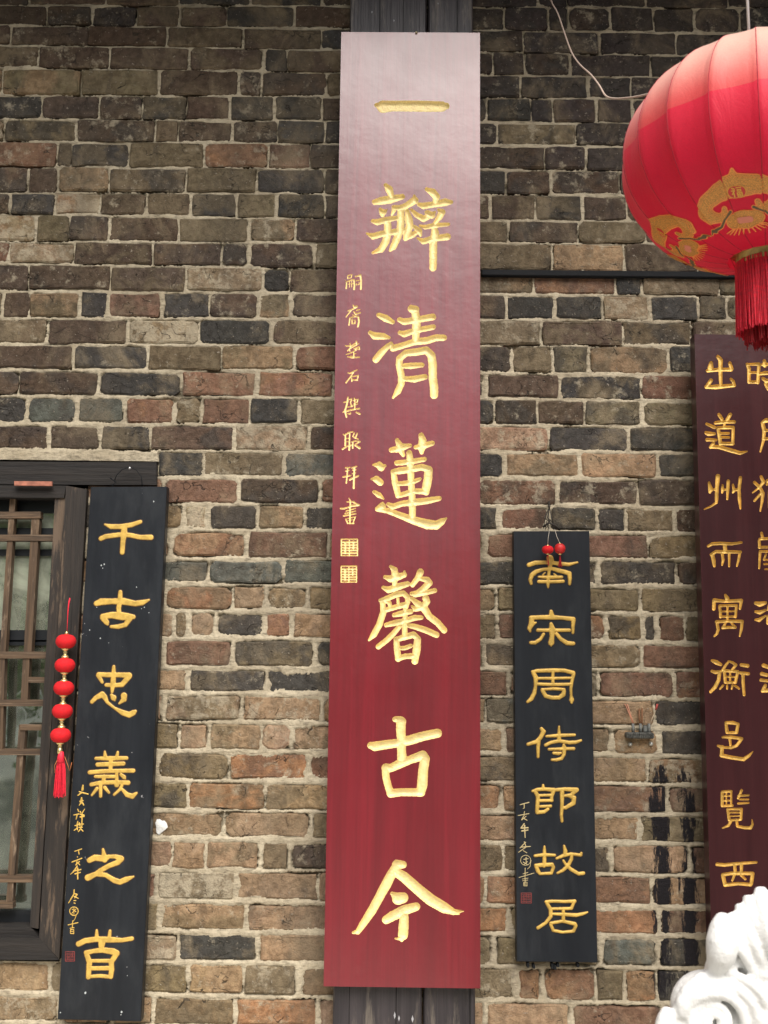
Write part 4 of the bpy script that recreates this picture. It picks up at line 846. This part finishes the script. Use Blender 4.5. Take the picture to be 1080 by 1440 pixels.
# string of five lanterns on the window frame
YS = -.06
pts = [(92.7, 902), (91.3, 935.5), (89.8, 967.5), (87.7, 1000), (85.3, 1034)]
root = thing('lantern_string', 'string of five small red flocked lanterns with a tassel hanging on the window frame', 'lantern string', at(97.5, 838, YS))
k0 = (at(101, 0 + 900, YS).x - at(100, 900, YS).x)     # metres per px there
prof = [(0, 9.6), (6, 9.5), (9.5, 8.4), (12.4, 5.6), (13.9, 2.2), (14.1, 0), (13.8, -2.6), (12.2, -5.8), (9.2, -8.6), (6, -9.6), (0, -9.8)]
base = None
for k, (px, py) in enumerate(pts):
    c = at(px, py, YS)
    if base is None:
        m = MB(); m.lathe([(r * k0, z * k0) for r, z in prof], c, 24); base = m.build('lantern_bead', m_flock, root); bc = c
    else:
        o = base.copy(); COL.objects.link(o); o.location = c - bc + Vector(base.location)
for k, (px, py) in enumerate(pts):
    c = at(px, py, YS); nxt = at(*pts[k + 1], YS) if k < 4 else None
    m = MB(); L_ = 33 if nxt else 0
    cp = [(0, -9.2), (5.6, -9.2), (6.2, -10.6), (4.2, -12.4), (2.2, -13.6), (3.4, -15.4), (2.2, -17)]
    if nxt: cp += [(2.4, -18.4), (4.2, -20), (5.4, -21.6), (5.2, -23.4), (0, -23.6)]
    else: cp += [(3.4, -18), (3.6, -24), (3.0, -25), (0, -25)]
    m.lathe([(r * k0, z * k0) for r, z in cp], c, 14); m.build('gold_connector', m_brass, root)
c = at(93.6, 890, YS); m = MB(); m.lathe([(0, 3 * k0), (1.6 * k0, 1.5 * k0), (3.2 * k0, -2 * k0), (0, -3 * k0)], c, 12); m.build('gold_cap', m_brass, root)
m = MB(); m.tube([at(94.3, 888, YS), at(95, 872, YS), at(95.6, 862, YS), at(97, 850, YS), at(98.6, 842, YS), at(98.2, 840.5, YS), at(96.6, 846, YS), at(95.4, 858, YS), at(94.8, 872, YS)], .0009, 6); m.build('hanging_loop', m_thread, root)
m = MB()
tc = at(86, 1057, YS)
for k in range(70):
    a = rnd.uniform(0, 6.28); r = math.sqrt(rnd.random()); x0 = 2.4 * r * math.cos(a); y0 = 2.4 * r * math.sin(a); x1 = 9 * r * math.cos(a) + 1.2; y1 = 6 * r * math.sin(a); L_ = rnd.uniform(55, 62)
    m.tube([tc + Vector((x0, y0, 0)) * k0, tc + Vector(((x0 + x1) * .62, (y0 + y1) * .6, -L_ * .4)) * k0, tc + Vector((x1, y1, -L_)) * k0], .55 * k0, 4, False)
m.lathe([(0, 1 * k0), (3.4 * k0, 0), (4.6 * k0, -6 * k0), (5.6 * k0, -14 * k0), (0, -16 * k0)], tc, 12)
m.build('tassel', m_thread, root)
m = MB(); m.tube([at(82, 1066, YS - .005), at(77, 1076, YS - .005), at(77, 1087, YS - .005)], .0007, 5); m.tube([at(91, 1064, YS - .005), at(96, 1078, YS - .005), at(98, 1084, YS - .005), at(101, 1072, YS)], .0007, 5)
m.build('loose_thread', simple('orange_thread', (.5, .16, .05), .7), root)
# two tiny lanterns over the small black board
def mini(px, py, rx, rz, sx, sy, label, tassel):
    Y = -.062; c = at(px, py, Y); root = thing('mini_lantern', label, 'lantern', at(sx, sy, Y), 'tiny lanterns hung on the small black board')
    m = MB(); P = []
    for q in range(9): t = math.pi * q / 8; P.append((max(.0, rx * math.sin(t) ** .75) * k0, rz * math.cos(t) * k0))
    m.lathe(P, c, 20); m.build('lantern_body', m_flock if not tassel else simple('red_ribbed_paper', (.55, .02, .02), .5, 0, .2, 120), root)
    m = MB(); m.lathe([(0, (rz + 1.6) * k0), (1.4 * k0, (rz + 1) * k0), (2 * k0, (rz - .6) * k0), (0, (rz - 1) * k0)], c, 10)
    m.lathe([(0, (-rz + .6) * k0), (2.8 * k0, (-rz + .6) * k0), (2.4 * k0, (-rz - 1.2) * k0), (0, (-rz - 1.6) * k0)], c, 10); m.build('gold_cap', m_brass, root)
    m = MB(); m.tube([at(sx, sy, -.045), at((sx + px) / 2 - .6, (sy + py) / 2 - 3, Y), c + Vector((0, 0, rz * k0))], .0006, 5); m.build('string', simple('pale_string', (.55, .5, .42), .8), root)
    m = MB()
    for k in range(16 if tassel else 9):
        x0 = rnd.uniform(-1, 1); x1 = rnd.uniform(-3.2, 3.2) * (1 if tassel else .5); z1 = rnd.uniform(22, 27) if tassel else rnd.uniform(18, 24)
        m.tube([c + Vector((x0, rnd.uniform(-1, 1), -rz - 1)) * k0, c + Vector(((x0 + x1) * .5 + rnd.uniform(-.5, .5), rnd.uniform(-2, 2), -rz - z1 * .5)) * k0, c + Vector((x1, rnd.uniform(-1, 1), -z1)) * k0], .3 * k0, 4, False)
    m.build('tassel', m_thread2, root)
mini(770.2, 773, 8.4, 5.8, 773, 744, 'tiny red lantern on a white string, left one over the black board', False)
mini(787.4, 771.5, 7.8, 7.4, 780, 744, 'tiny ribbed red lantern with a thin dark tassel, right one over the black board', True)

# electrical terminal block on the wall
root = thing('terminal_block', 'small weathered black wiring block with loose orange wires screwed to the brick wall', 'electrical terminal', at(901, 1035, -.01))
m = MB(); a, b = at(882, 1030, -.03), at(920.5, 1039, -.03); m.box(((a.x + b.x) / 2, -.014, (a.z + b.z) / 2), (b.x - a.x, .03, a.z - b.z), None, .003)
for k in range(12): c = at(885 + k * 3, 1034.5, -.03); m.box((c.x, -.0305, c.z), (.0022, .003, .012), None, .0008)
m.build('block_body', simple('weathered_block', (.09, .09, .08), .7, .1, .7, 150, .003), root)
m = MB()
for px in (890.5, 901, 913): m.tube([at(px, 1031, -.018), at(px - .6, 1017.5, -.016)], [.0042, .0036], 10)
m.box(at(907.5, 1025, -.01), (.012, .012, .016), None, .002); m.build('wire_socket', simple('grey_plastic', (.13, .135, .125), .6, 0, .3, 100), root)
for pts_, r, cc, nm in [([(890, 1018), (885, 1004), (880, 992), (878, 990)], .0011, (.55, .24, .15), 'a'), ([(891, 1017), (887, 1006), (884, 996), (882, 990)], .0011, (.55, .24, .15), 'a'), ([(900, 1018), (899, 1008), (899, 997)], .0022, (.17, .07, .025), 'b'), ([(902.5, 1018), (902.8, 1008), (903, 996)], .0020, (.19, .08, .03), 'b'), ([(914, 1018), (918, 1008), (922, 1000), (924, 992)], .0011, (.5, .4, .28), 'c')]:
    m = MB(); m.tube([at(x, y, -.017 + .0004 * (1018 - y) * (1 if nm != 'c' else .4)) for x, y in pts_], r, 7); m.build('wire', simple('wire_' + nm, cc, .55), root)
m = MB(); m.tube([at(922.2, 998, -.02), at(924.5, 990, -.02)], .0028, 7); m.build('wire_tip', simple('red_tape', (.35, .05, .04), .6), root)
for px, py in ((886, 1046.5), (915, 1046)):
    m = MB(); c = at(px, py, -.004); m.lathe([(0, .0), (.0055, 0), (.005, .004), (.003, .007), (0, .008)], (0, 0, 0), 12)
    o = m.build('screw', simple('dull_zinc', (.5, .5, .46), .4, .5), None); R_ = Matrix.Rotation(math.radians(90), 4, 'X')
    o.data.transform(Matrix.Translation(c) @ R_); o.parent = root; o.matrix_parent_inverse = Matrix.Translation(-WORLDLOC[root.name])

# ================================================================== THE BIG LANTERN
YLN = -1.0
LC = at(1071, 221, YLN); ul = (at(1072, 221, YLN) - LC).length * .985
A_, B_ = 194 * ul, 158 * ul
root = thing('palace_lantern', 'big round red cloth lantern with gold emblems and fringe hanging at the upper right', 'lantern', LC + Vector((0, 0, B_)))
ml, nt, p = new_mat('lantern_cloth'); h = N(nt); v = h.obj()
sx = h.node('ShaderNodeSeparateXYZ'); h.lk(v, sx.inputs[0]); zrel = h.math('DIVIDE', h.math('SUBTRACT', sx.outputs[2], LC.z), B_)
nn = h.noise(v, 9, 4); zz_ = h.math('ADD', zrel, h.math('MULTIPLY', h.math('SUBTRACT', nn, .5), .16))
cf = h.mix(h.ramp(zz_, .03, .68), (.86, .11, .11), (.93, .60, .48)); cf = h.mix(h.ramp(zz_, .6, .95), cf, (.90, .72, .58))  # light on the upper half put into the cloth colour, paler towards the crown
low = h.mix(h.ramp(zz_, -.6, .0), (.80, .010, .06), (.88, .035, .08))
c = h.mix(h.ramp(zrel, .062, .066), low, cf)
th = h.noise(h.map(v, (1, 1, 1)), 600, 2); c = h.mix(h.ramp(th, .3, .7, 0, .15), c, (.3, .02, .03))
h.lk(c, p.inputs['Base Color']); p.inputs['Roughness'].default_value = .5; p.inputs['Sheen Weight'].default_value = .35; p.inputs['Sheen Roughness'].default_value = .4
p.inputs['Sheen Tint'].default_value = (1, .55, .6, 1); p.inputs['Specular IOR Level'].default_value = .35
tl = h.node('ShaderNodeBsdfTranslucent'); h.lk(c, tl.inputs['Color']); mx = h.node('ShaderNodeMixShader'); mx.inputs[0].default_value = .3
h.lk(p.outputs[0], mx.inputs[1]); h.lk(tl.outputs[0], mx.inputs[2]); h.lk(mx.outputs[0], nt.nodes['Material Output'].inputs['Surface'])
h.lk(h.bump(h.math('ADD', h.noise(h.map(v, (1, 1, .35)), 26, 5, .6, 1.0), h.math('MULTIPLY', h.noise(v, 420, 2), .06)), .0022), p.inputs['Normal'])
NG = 20; SUBD = 10; AZ0 = -math.pi / 2 - math.atan2(LC.x, LC.y + DIST)
def surf(az, ph, off=0.0):
    """az measured from facing the camera; ph latitude"""
    sp = math.sin(ph); r = A_ * max(math.cos(ph), 0.0) ** .92; z = B_ * math.copysign(abs(sp) ** 1.0, sp)
    fr = (az / (2 * math.pi / NG)) % 1.0; th_ = (fr - .5) * 2 * math.pi / NG
    chord = math.cos(math.pi / NG) / math.cos(th_); bulge = 1 - .010 * math.sin(math.pi * fr) ** 2 - .022 * (fr - .5)
    rr = r * (.0 + 1.0 * chord) * bulge + off
    a = AZ0 + az
    return Vector((LC.x + rr * math.cos(a), LC.y + rr * math.sin(a), LC.z + z + off * sp))
PH = [math.radians(-76 + 152 * q / 44) for q in range(45)]
V = []; F = []; na = NG * SUBD
for ph in PH:
    for k in range(na): V.append(surf(2 * math.pi * k / na, ph))
for i in range(len(PH) - 1):
    for k in range(na): F.append((i * na + k, i * na + (k + 1) % na, (i + 1) * na + (k + 1) % na, (i + 1) * na + k))
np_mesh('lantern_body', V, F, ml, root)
m = MB()
for gk in range(NG):
    m.tube([surf(2 * math.pi * gk / NG + .0001, ph, -.0002) for ph in PH[::2]], .0008, 5, False)
m.build('ribs', simple('red_rib', (.40, .012, .03), .7), root)['label'] = 'thin cloth covered wire ribs'
# top collar and hanging cord
zt = LC.z + B_ * math.sin(math.radians(76)); rt = A_ * math.cos(math.radians(76)) ** .92
m = MB(); m.lathe([(rt, -.004), (rt + .004, .0), (rt + .004, .014), (rt - .006, .018), (rt - .012, .016)], (LC.x, LC.y, zt), 40); m.build('top_ring', simple('gold_ring', (.55, .38, .12), .4, .5, .2, 40), root)
m = MB(); m.tube([(LC.x - .012, LC.y, zt - .1), (LC.x - .012, LC.y, EH - .05)], .0026, 8); m.tube([(LC.x - rt, LC.y, zt), (LC.x - .012, LC.y, zt + .03), (LC.x + rt, LC.y, zt)], .002, 6)
m.build('hanging_rod', simple('white_rod', (.86, .87, .88), .35), root)
# bottom ring, fringe, central tassel
zb = LC.z + B_ * math.sin(math.radians(-76)); rb = 41 * ul
m = MB(); m.lathe([(rt - .006, .022), (rt - .004, .014), (rb, .008), (rb + .0006, -.012), (rb - .003, -.013), (rb - .003, .01)], (LC.x, LC.y, zb), 48)
gr = wood('tarnished_gold_band', (.16, .10, .035), (.48, .33, .10), .35, 30, 20, .0004); gr.node_tree.nodes['Principled BSDF'].inputs['Metallic'].default_value = .55
m.build('bottom_ring', gr, root)
def strand(m, x0, y0, z0, x1, y1, z1, w_):
    mid = Vector(((x0 + x1) / 2 + rnd.uniform(-.0012, .0012), (y0 + y1) / 2 + rnd.uniform(-.0012, .0012), (z0 + z1) / 2))
    m.tube([(x0, y0, z0), mid, (x1, y1, z1)], w_, 3, False)
m = MB()
for k in range(430):
    a = 2 * math.pi * k / 430 + rnd.uniform(-.01, .01); r = rb + rnd.uniform(-.003, .0015); L_ = (100 + rnd.uniform(-3, 4)) * ul
    strand(m, LC.x + r * math.cos(a), LC.y + r * math.sin(a), zb - .006, LC.x + (r + rnd.uniform(-.003, .004)) * math.cos(a + .02), LC.y + (r + rnd.uniform(-.003, .004)) * math.sin(a + .02), zb - .006 - L_ * (1 if rnd.random() < .93 else .86), .0011)
tag(m.build('fringe', m_thread, root), 'ring of long red silk fringe', kind='stuff')
m = MB()
for k in range(260):
    a = rnd.uniform(0, 6.283); r = rnd.uniform(.012, rb - .008); L_ = (104 + rnd.uniform(-4, 5)) * ul
    strand(m, LC.x + r * math.cos(a), LC.y + r * math.sin(a), zb - .01, LC.x + r * math.cos(a), LC.y + r * math.sin(a), zb - .02 - L_, .0011)
tag(m.build('inner_fringe', m_thread2, root), 'darker inner layer of fringe', kind='stuff')
m = MB()
for k in range(120):
    a = rnd.uniform(0, 6.283); r = math.sqrt(rnd.random()) * 9 * ul; L_ = 205 * ul + rnd.uniform(-.006, .006)
    strand(m, LC.x + .016 + r * math.cos(a) * .5, LC.y + r * math.sin(a) * .5, zb - .02, LC.x + .016 + r * math.cos(a), LC.y + r * math.sin(a), zb - L_, .0012)
tag(m.build('tassel', m_thread, root), 'long central tassel', kind='stuff')
# printed emblems: cloud head over a coin with rays
m_em_o = simple('orange_emblem_print', (.95, .30, .07), .5); m_em_g = simple('gold_emblem_print', (.60, .27, .06), .5, .2, .6, 700); m_em_k = simple('olive_emblem_print', (.13, .09, .04), .6)
m_em_r = simple('red_emblem_print', (.62, .03, .03), .5); m_em_y = simple('yellow_emblem_print', (.80, .42, .06), .5); m_em_p = simple('pink_emblem_print', (.75, .25, .17), .6)
cloud = '-62,16,24 -74,32,26 -62,50,28 -36,60,34 0,64,44 36,60,34 62,50,28 74,32,26 62,16,24|0,94,3 0,72,26|-62,16,24 -46,10,16 -34,16,11 -32,26,7|62,16,24 46,10,16 34,16,11 32,26,7'
coin = '-20,-6,30 0,-8,40 20,-6,30'
rib_ = '-22,16,7 -38,4,6 -48,-10,6 -62,-14,9 -70,-10,7 -74,-16,4'; rib_r = '22,16,7 38,4,6 48,-10,6 62,-14,9 70,-10,7 74,-16,4'
raysg = '|'.join('%g,%g,3.4 %g,%g,2.2' % (28 * math.sin(a), -18 - 8 * math.cos(a), 44 * math.sin(a), -22 - 18 * math.cos(a)) for a in [(-1.25 + .25 * q) for q in range(11)])
fu = '-7,60,2.6 -3,58,2.6|-8,55,2.2 -3,55,2.2 -8,48,2|-5,52,2 -5,43,2.4|1,60,2.2 9,60,2.2|2,56,2 8,56,2 8,53,2 2,53,2 2,56,2|1,50,2 9,50,2 9,43,2 1,43,2 1,50,2|5,50,1.6 5,43,1.6|1,46.5,1.6 9,46.5,1.6'
def emblem(az_c, name='emblem'):
    def lay(s, grow, mat, off, parent, nm, step=1.6):
        st = [[(x, y, w_ + grow) for x, y, w_ in q] for q in parse(s)]
        x0 = min(p[0] - p[2] / 2 for q in st for p in q) - 2; x1 = max(p[0] + p[2] / 2 for q in st for p in q) + 2
        y0 = min(p[1] - p[2] / 2 for q in st for p in q) - 2; y1 = max(p[1] + p[2] / 2 for q in st for p in q) + 2
        nx_, ny_ = int((x1 - x0) / step) + 2, int((y1 - y0) / step) + 2
        _, _, D = field(st, x0, y0, nx_, ny_, step, .2, 1.0); P, ins, _ = cut(D, False); V = []
        for (i, j) in P:
            x, y = x0 + i * step, y0 + j * step; ph = math.radians(-56.3 + y * .24); V.append(surf(az_c + math.radians(x * .195 / max(math.cos(ph), .2)), ph, off))
        return poly_obj(nm, V, ins, mat, parent)
    e = lay(cloud, 5, m_em_o, .0009, root, name)
    lay(cloud, 0, m_em_g, .0013, e, 'cloud_fill'); lay(cloud, -9, m_em_o, .0016, e, 'cloud_line'); lay(cloud, -10.5, m_em_g, .0019, e, 'cloud_core'); lay(cloud, -3.4, m_em_o, .0014, e, 'cloud_line'); lay(cloud, -4.9, m_em_g, .0015, e, 'cloud_band')
    lay(coin, 4, m_em_o, .0009, e, 'coin_outline'); lay(coin, 0, m_em_g, .0013, e, 'coin'); lay('-8,-8,14 8,-8,14', 0, m_em_p, .0017, e, 'flower')
    [(lay(q_, 2, m_em_o, .0008, e, 'ribbon_outline', 1.2), lay(q_, -1.5, m_em_k, .0012, e, 'ribbon', 1.2)) for q_ in (rib_, rib_r)]; lay(raysg, 0, m_em_o, .0012, e, 'rays', 1.0)
    lay('-4,52,22 5,52,22', 3, m_em_y, .0022, e, 'badge_outline', 1.2); lay('-4,52,22 5,52,22', 0, m_em_r, .0025, e, 'badge', 1.2); lay(fu, 0, m_em_y, .0029, e, 'lucky_character', .5)
for q in range(6): emblem(math.radians(-13 - 61 + 61 * q - 61 * 0) if q < 6 else 0)

def copy_tree(o, par=None):
    c_ = o.copy(); COL.objects.link(c_)
    if par is not None:
        c_.parent = par; c_.matrix_parent_inverse = o.matrix_parent_inverse.copy()
    for ch in [q for q in list(COL.objects) if q.parent == o and q is not c_]: copy_tree(ch, c_)
    return c_
root['group'] = 'palace lanterns under the eave'
l2 = copy_tree(root); l2.location = root.location + Vector((.56, 0, .13)); l2['label'] = 'unseen second red lantern added to darken the maroon board, hung slightly higher to the right of the first'  # unseen copy added to block the sky reflection on the maroon board's top
# thin electric cable drooping into the lantern
cp = [(774, -30, -.12), (775, 0, -.15), (784.5, 19, -.2), (794, 47, -.25), (804, 74, -.32), (815.6, 91, -.4), (831, 105, -.5), (843, 120.6, -.6), (851, 134, -.68), (862, 138.5, -.74), (880, 138, -.82), (900, 135, -.9), (924.5, 129, -.97), (935, 127, -1.0)]
def smooth(P, n=4):
    out = []
    for i in range(len(P) - 1):
        p0, p1, p2, p3 = P[max(i - 1, 0)], P[i], P[i + 1], P[min(i + 2, len(P) - 1)]
        for k in range(n): t = k / n; out.append(.5 * ((2 * p1) + (p2 - p0) * t + (2 * p0 - 5 * p1 + 4 * p2 - p3) * t * t + (3 * p1 - p0 - 3 * p2 + p3) * t ** 3))
    return out + [P[-1]]
P = [at(x, y, Y) for x, y, Y in cp]; P.insert(0, Vector((P[0].x - .01, -.08, EH)))
m = MB(); m.tube(smooth(P), .0019, 7)
tag(m.build('cable', simple('beige_cable', (.52, .40, .33), .5)), 'thin beige cable drooping from the eave to the big red lantern', 'cable')

# ================================================================== WHITE MARBLE LION (only its mane shows)
YM = -1.25
kk = (at(1001, 1340, YM) - at(1000, 1340, YM)).length
root = thing('stone_lion', 'white carved marble lion with thick curled mane, cropped at the lower right corner', 'statue', (at(1130, 1440, YM).x, YM, .35))
def L3(px, py, dy): p = at(px, py, YM); return Vector((p.x, YM + dy * kk, p.z))
m = MB()
def lock(pts, n=10): m.tube(smooth([L3(x, y, d) for x, y, d, r in pts], 5), list(np.interp(np.linspace(0, len(pts) - 1, (len(pts) - 1) * 5 + 1), range(len(pts)), [r * kk for *_, r in pts])), 14)
def ball(px, py, d, r, sx=1, sy=1, sz=1):
    c = L3(px, py, d); P = [(r * kk * math.sin(math.pi * q / 14), r * kk * math.cos(math.pi * q / 14)) for q in range(15)]
    k_ = len(m.v); m.lathe(P, (0, 0, 0), 24)
    for i in range(k_, len(m.v)): x, y, z = m.v[i]; m.v[i] = (c.x + x * sx, c.y + y * sy, c.z + z * sz)
ball(1150, 1360, 40, 96, 1, 1, 1.05); ball(1120, 1440, 70, 110, 1, 1, 1.2)
# mane locks along the visible edge
lock([(1016, 1286, -4, 9), (1012, 1300, -14, 18), (1009, 1318, -20, 22), (1008, 1338, -18, 21), (1004, 1356, -8, 14), (1000, 1366, 0, 8)])
lock([(1034, 1300, 14, 16), (1030, 1330, 14, 20), (1030, 1362, 10, 20)])
for (x, y, r, dx) in ((1028, 1283, 6.5, 0), (1039, 1271, 7.5, 3), (1050, 1259, 7.5, 5)):
    lock([(x, y, -2, r), (x + 3, y + 22, -12, r + 1), (x + 11 + dx, y + 50, -18, r + 1.5), (x + 24 + dx, y + 76, -14, r), (x + 40, y + 92, -6, r - 1)])
lock([(1068, 1247, -2, 7), (1069, 1262, -8, 13), (1072, 1290, -18, 15), (1081, 1322, -22, 15), (1096, 1350, -16, 12)])
lock([(1090, 1254, -6, 12), (1094, 1286, -22, 17), (1104, 1322, -28, 18), (1120, 1352, -24, 15)])
lock([(1052, 1300, 12, 30), (1060, 1340, 12, 30), (1076, 1370, 10, 30)])
# lower edge lobes
lock([(990, 1369, -2, 7), (978, 1381, -8, 11), (966, 1393, -12, 13), (958, 1408, -12, 13), (956, 1424, -8, 12)])
lock([(1012, 1372, -2, 10), (1000, 1384, -8, 14), (984, 1398, -10, 14)])
lock([(940, 1417, -4, 8), (934, 1430, -10, 13), (930, 1448, -12, 14), (930, 1466, -8, 16)])
lock([(952, 1426, 2, 14), (950, 1450, 0, 18)])
ball(1000, 1424, 26, 50, 1, .7, 1); ball(1050, 1400, 26, 44, 1, .7, 1)
# spiral curls
def curl(cx, cy, d, R0, turns, th, a0=0, sgn=1):
    P = []; n = int(turns * 16)
    for q in range(n + 1):
        t = q / n; a = a0 + sgn * turns * 6.283 * t; r = R0 * (1 - .9 * t); P.append((cx + r * math.cos(a), cy + r * math.sin(a), d - 7 * t))
    m.tube([L3(*p) for p in P], [th * kk * (1 - .3 * q / n) for q in range(n + 1)], 12)
curl(996, 1434, -14, 31, 2.3, 6.6, 2.6)
lock([(962, 1424, -8, 6), (972, 1402, -16, 7), (996, 1391, -20, 7.5), (1022, 1398, -20, 7.5), (1038, 1418, -18, 7), (1044, 1446, -12, 7)])
lock([(1000, 1378, -8, 6), (1022, 1382, -18, 7), (1044, 1396, -20, 7.5), (1056, 1418, -18, 7), (1061, 1448, -12, 7)])
lock([(1020, 1366, -8, 6), (1044, 1374, -20, 7), (1062, 1392, -22, 7.5), (1073, 1416, -18, 7), (1078, 1448, -12, 7)])
curl(1098, 1396, -26, 24, 1.8, 7, 3.6)
# rest of the animal, outside the frame: curls over the head, ears, face, chest, forelegs, haunch
hc = L3(1150, 1360, 40)
for q in range(46):
    zf = 1 - 2 * (q + .5) / 46; af = q * 2.39996; v_ = Vector((math.sqrt(1 - zf * zf) * math.cos(af), math.sqrt(1 - zf * zf) * math.sin(af), zf))
    if v_.y > -.1 or v_.z > .45 or v_.x > .2:
        if v_.x < -.35 and v_.y < .3: continue
        b_ = hc + v_ * 97 * kk; e1 = v_.cross(Vector((0, .1, 1))).normalized(); e2 = v_.cross(e1)
        m.tube([b_ + (e1 * math.cos(t * .9) + e2 * math.sin(t * .9)) * (17 - 1.25 * t) * kk + v_ * t * .6 * kk for t in range(13)], [5.2 * kk] * 13, 8)
for sgn in (-1, 1): ball(1196 + 0 * sgn, 1340, -20 + 34 * sgn - 40, 13); lock([(1150 + 60 * (sgn > 0), 1290, -30, 8), (1146 + 66 * (sgn > 0), 1272, -24, 13), (1150 + 64 * (sgn > 0), 1262, -16, 6)])
ball(1180, 1412, -86, 26, 1.3, 1, .7); ball(1180, 1384, -92, 14, 1.3, 1, .8); lock([(1140, 1344, -62, 9), (1160, 1334, -72, 11), (1178, 1344, -76, 8), (1198, 1334, -72, 11), (1218, 1344, -62, 9)])
ball(1165, 1395, -66, 48, 1, 1, .8); ball(1090, 1560, 60, 118, 1, 1, 1.25); ball(1140, 1700, 90, 130, 1, 1.1, 1)
lock([(1060, 1520, -20, 44), (1056, 1620, -36, 36), (1052, 1720, -40, 34), (1050, 1790, -56, 38)]); lock([(1160, 1520, -20, 44), (1160, 1620, -36, 36), (1160, 1720, -40, 34), (1160, 1790, -56, 38)])
mm, nt, p = new_mat('white_marble'); h = N(nt); v = h.pos()
f1 = h.noise(v, 6, 6, .6, 1.5); f2 = h.noise(v, 60, 5, .6)
c = h.mix(h.ramp(f1, .5, .75, 0, .5), (.77, .77, .755), (.60, .60, .59)); c = h.mix(h.ramp(f2, .6, .85, 0, .3), c, (.6, .58, .52)); h.lk(c, p.inputs['Base Color'])
p.inputs['Roughness'].default_value = .45; p.inputs['Subsurface Weight'].default_value = .0
f3 = h.noise(h.map(v, (1, 1, .5)), 34, 6, .65, .6); h.lk(h.bump(h.math('ADD', f2, h.math('MULTIPLY', f3, 1.3)), .0032), p.inputs['Normal'])
o = m.build('lion_body', mm, root)
md = o.modifiers.new('union', 'REMESH'); md.mode = 'VOXEL'; md.voxel_size = .0026; md.use_smooth_shade = True
sm_ = o.modifiers.new('soften', 'SMOOTH'); sm_.factor = .5; sm_.iterations = 3
dg = bpy.context.evaluated_depsgraph_get(); dg.update(); me = bpy.data.meshes.new_from_object(o.evaluated_get(dg)); o.modifiers.clear(); o.data = me
if not me.materials: me.materials.append(mm)
zmin = min(v_.co.z for v_ in me.vertices)
m = MB(); c = at(1120, 1440, YM); hh_ = zmin + .03
m.box((c.x, YM + .08, hh_ / 2), (.36, .42, hh_), None, .01); m.box((c.x, YM + .08, hh_ - .03), (.42, .48, .05), None, .008); m.box((c.x, YM + .08, .04), (.44, .5, .08), None, .01)
m.build('plinth', simple('grey_granite', (.38, .37, .35), .7, 0, .2, 80, .002), root)
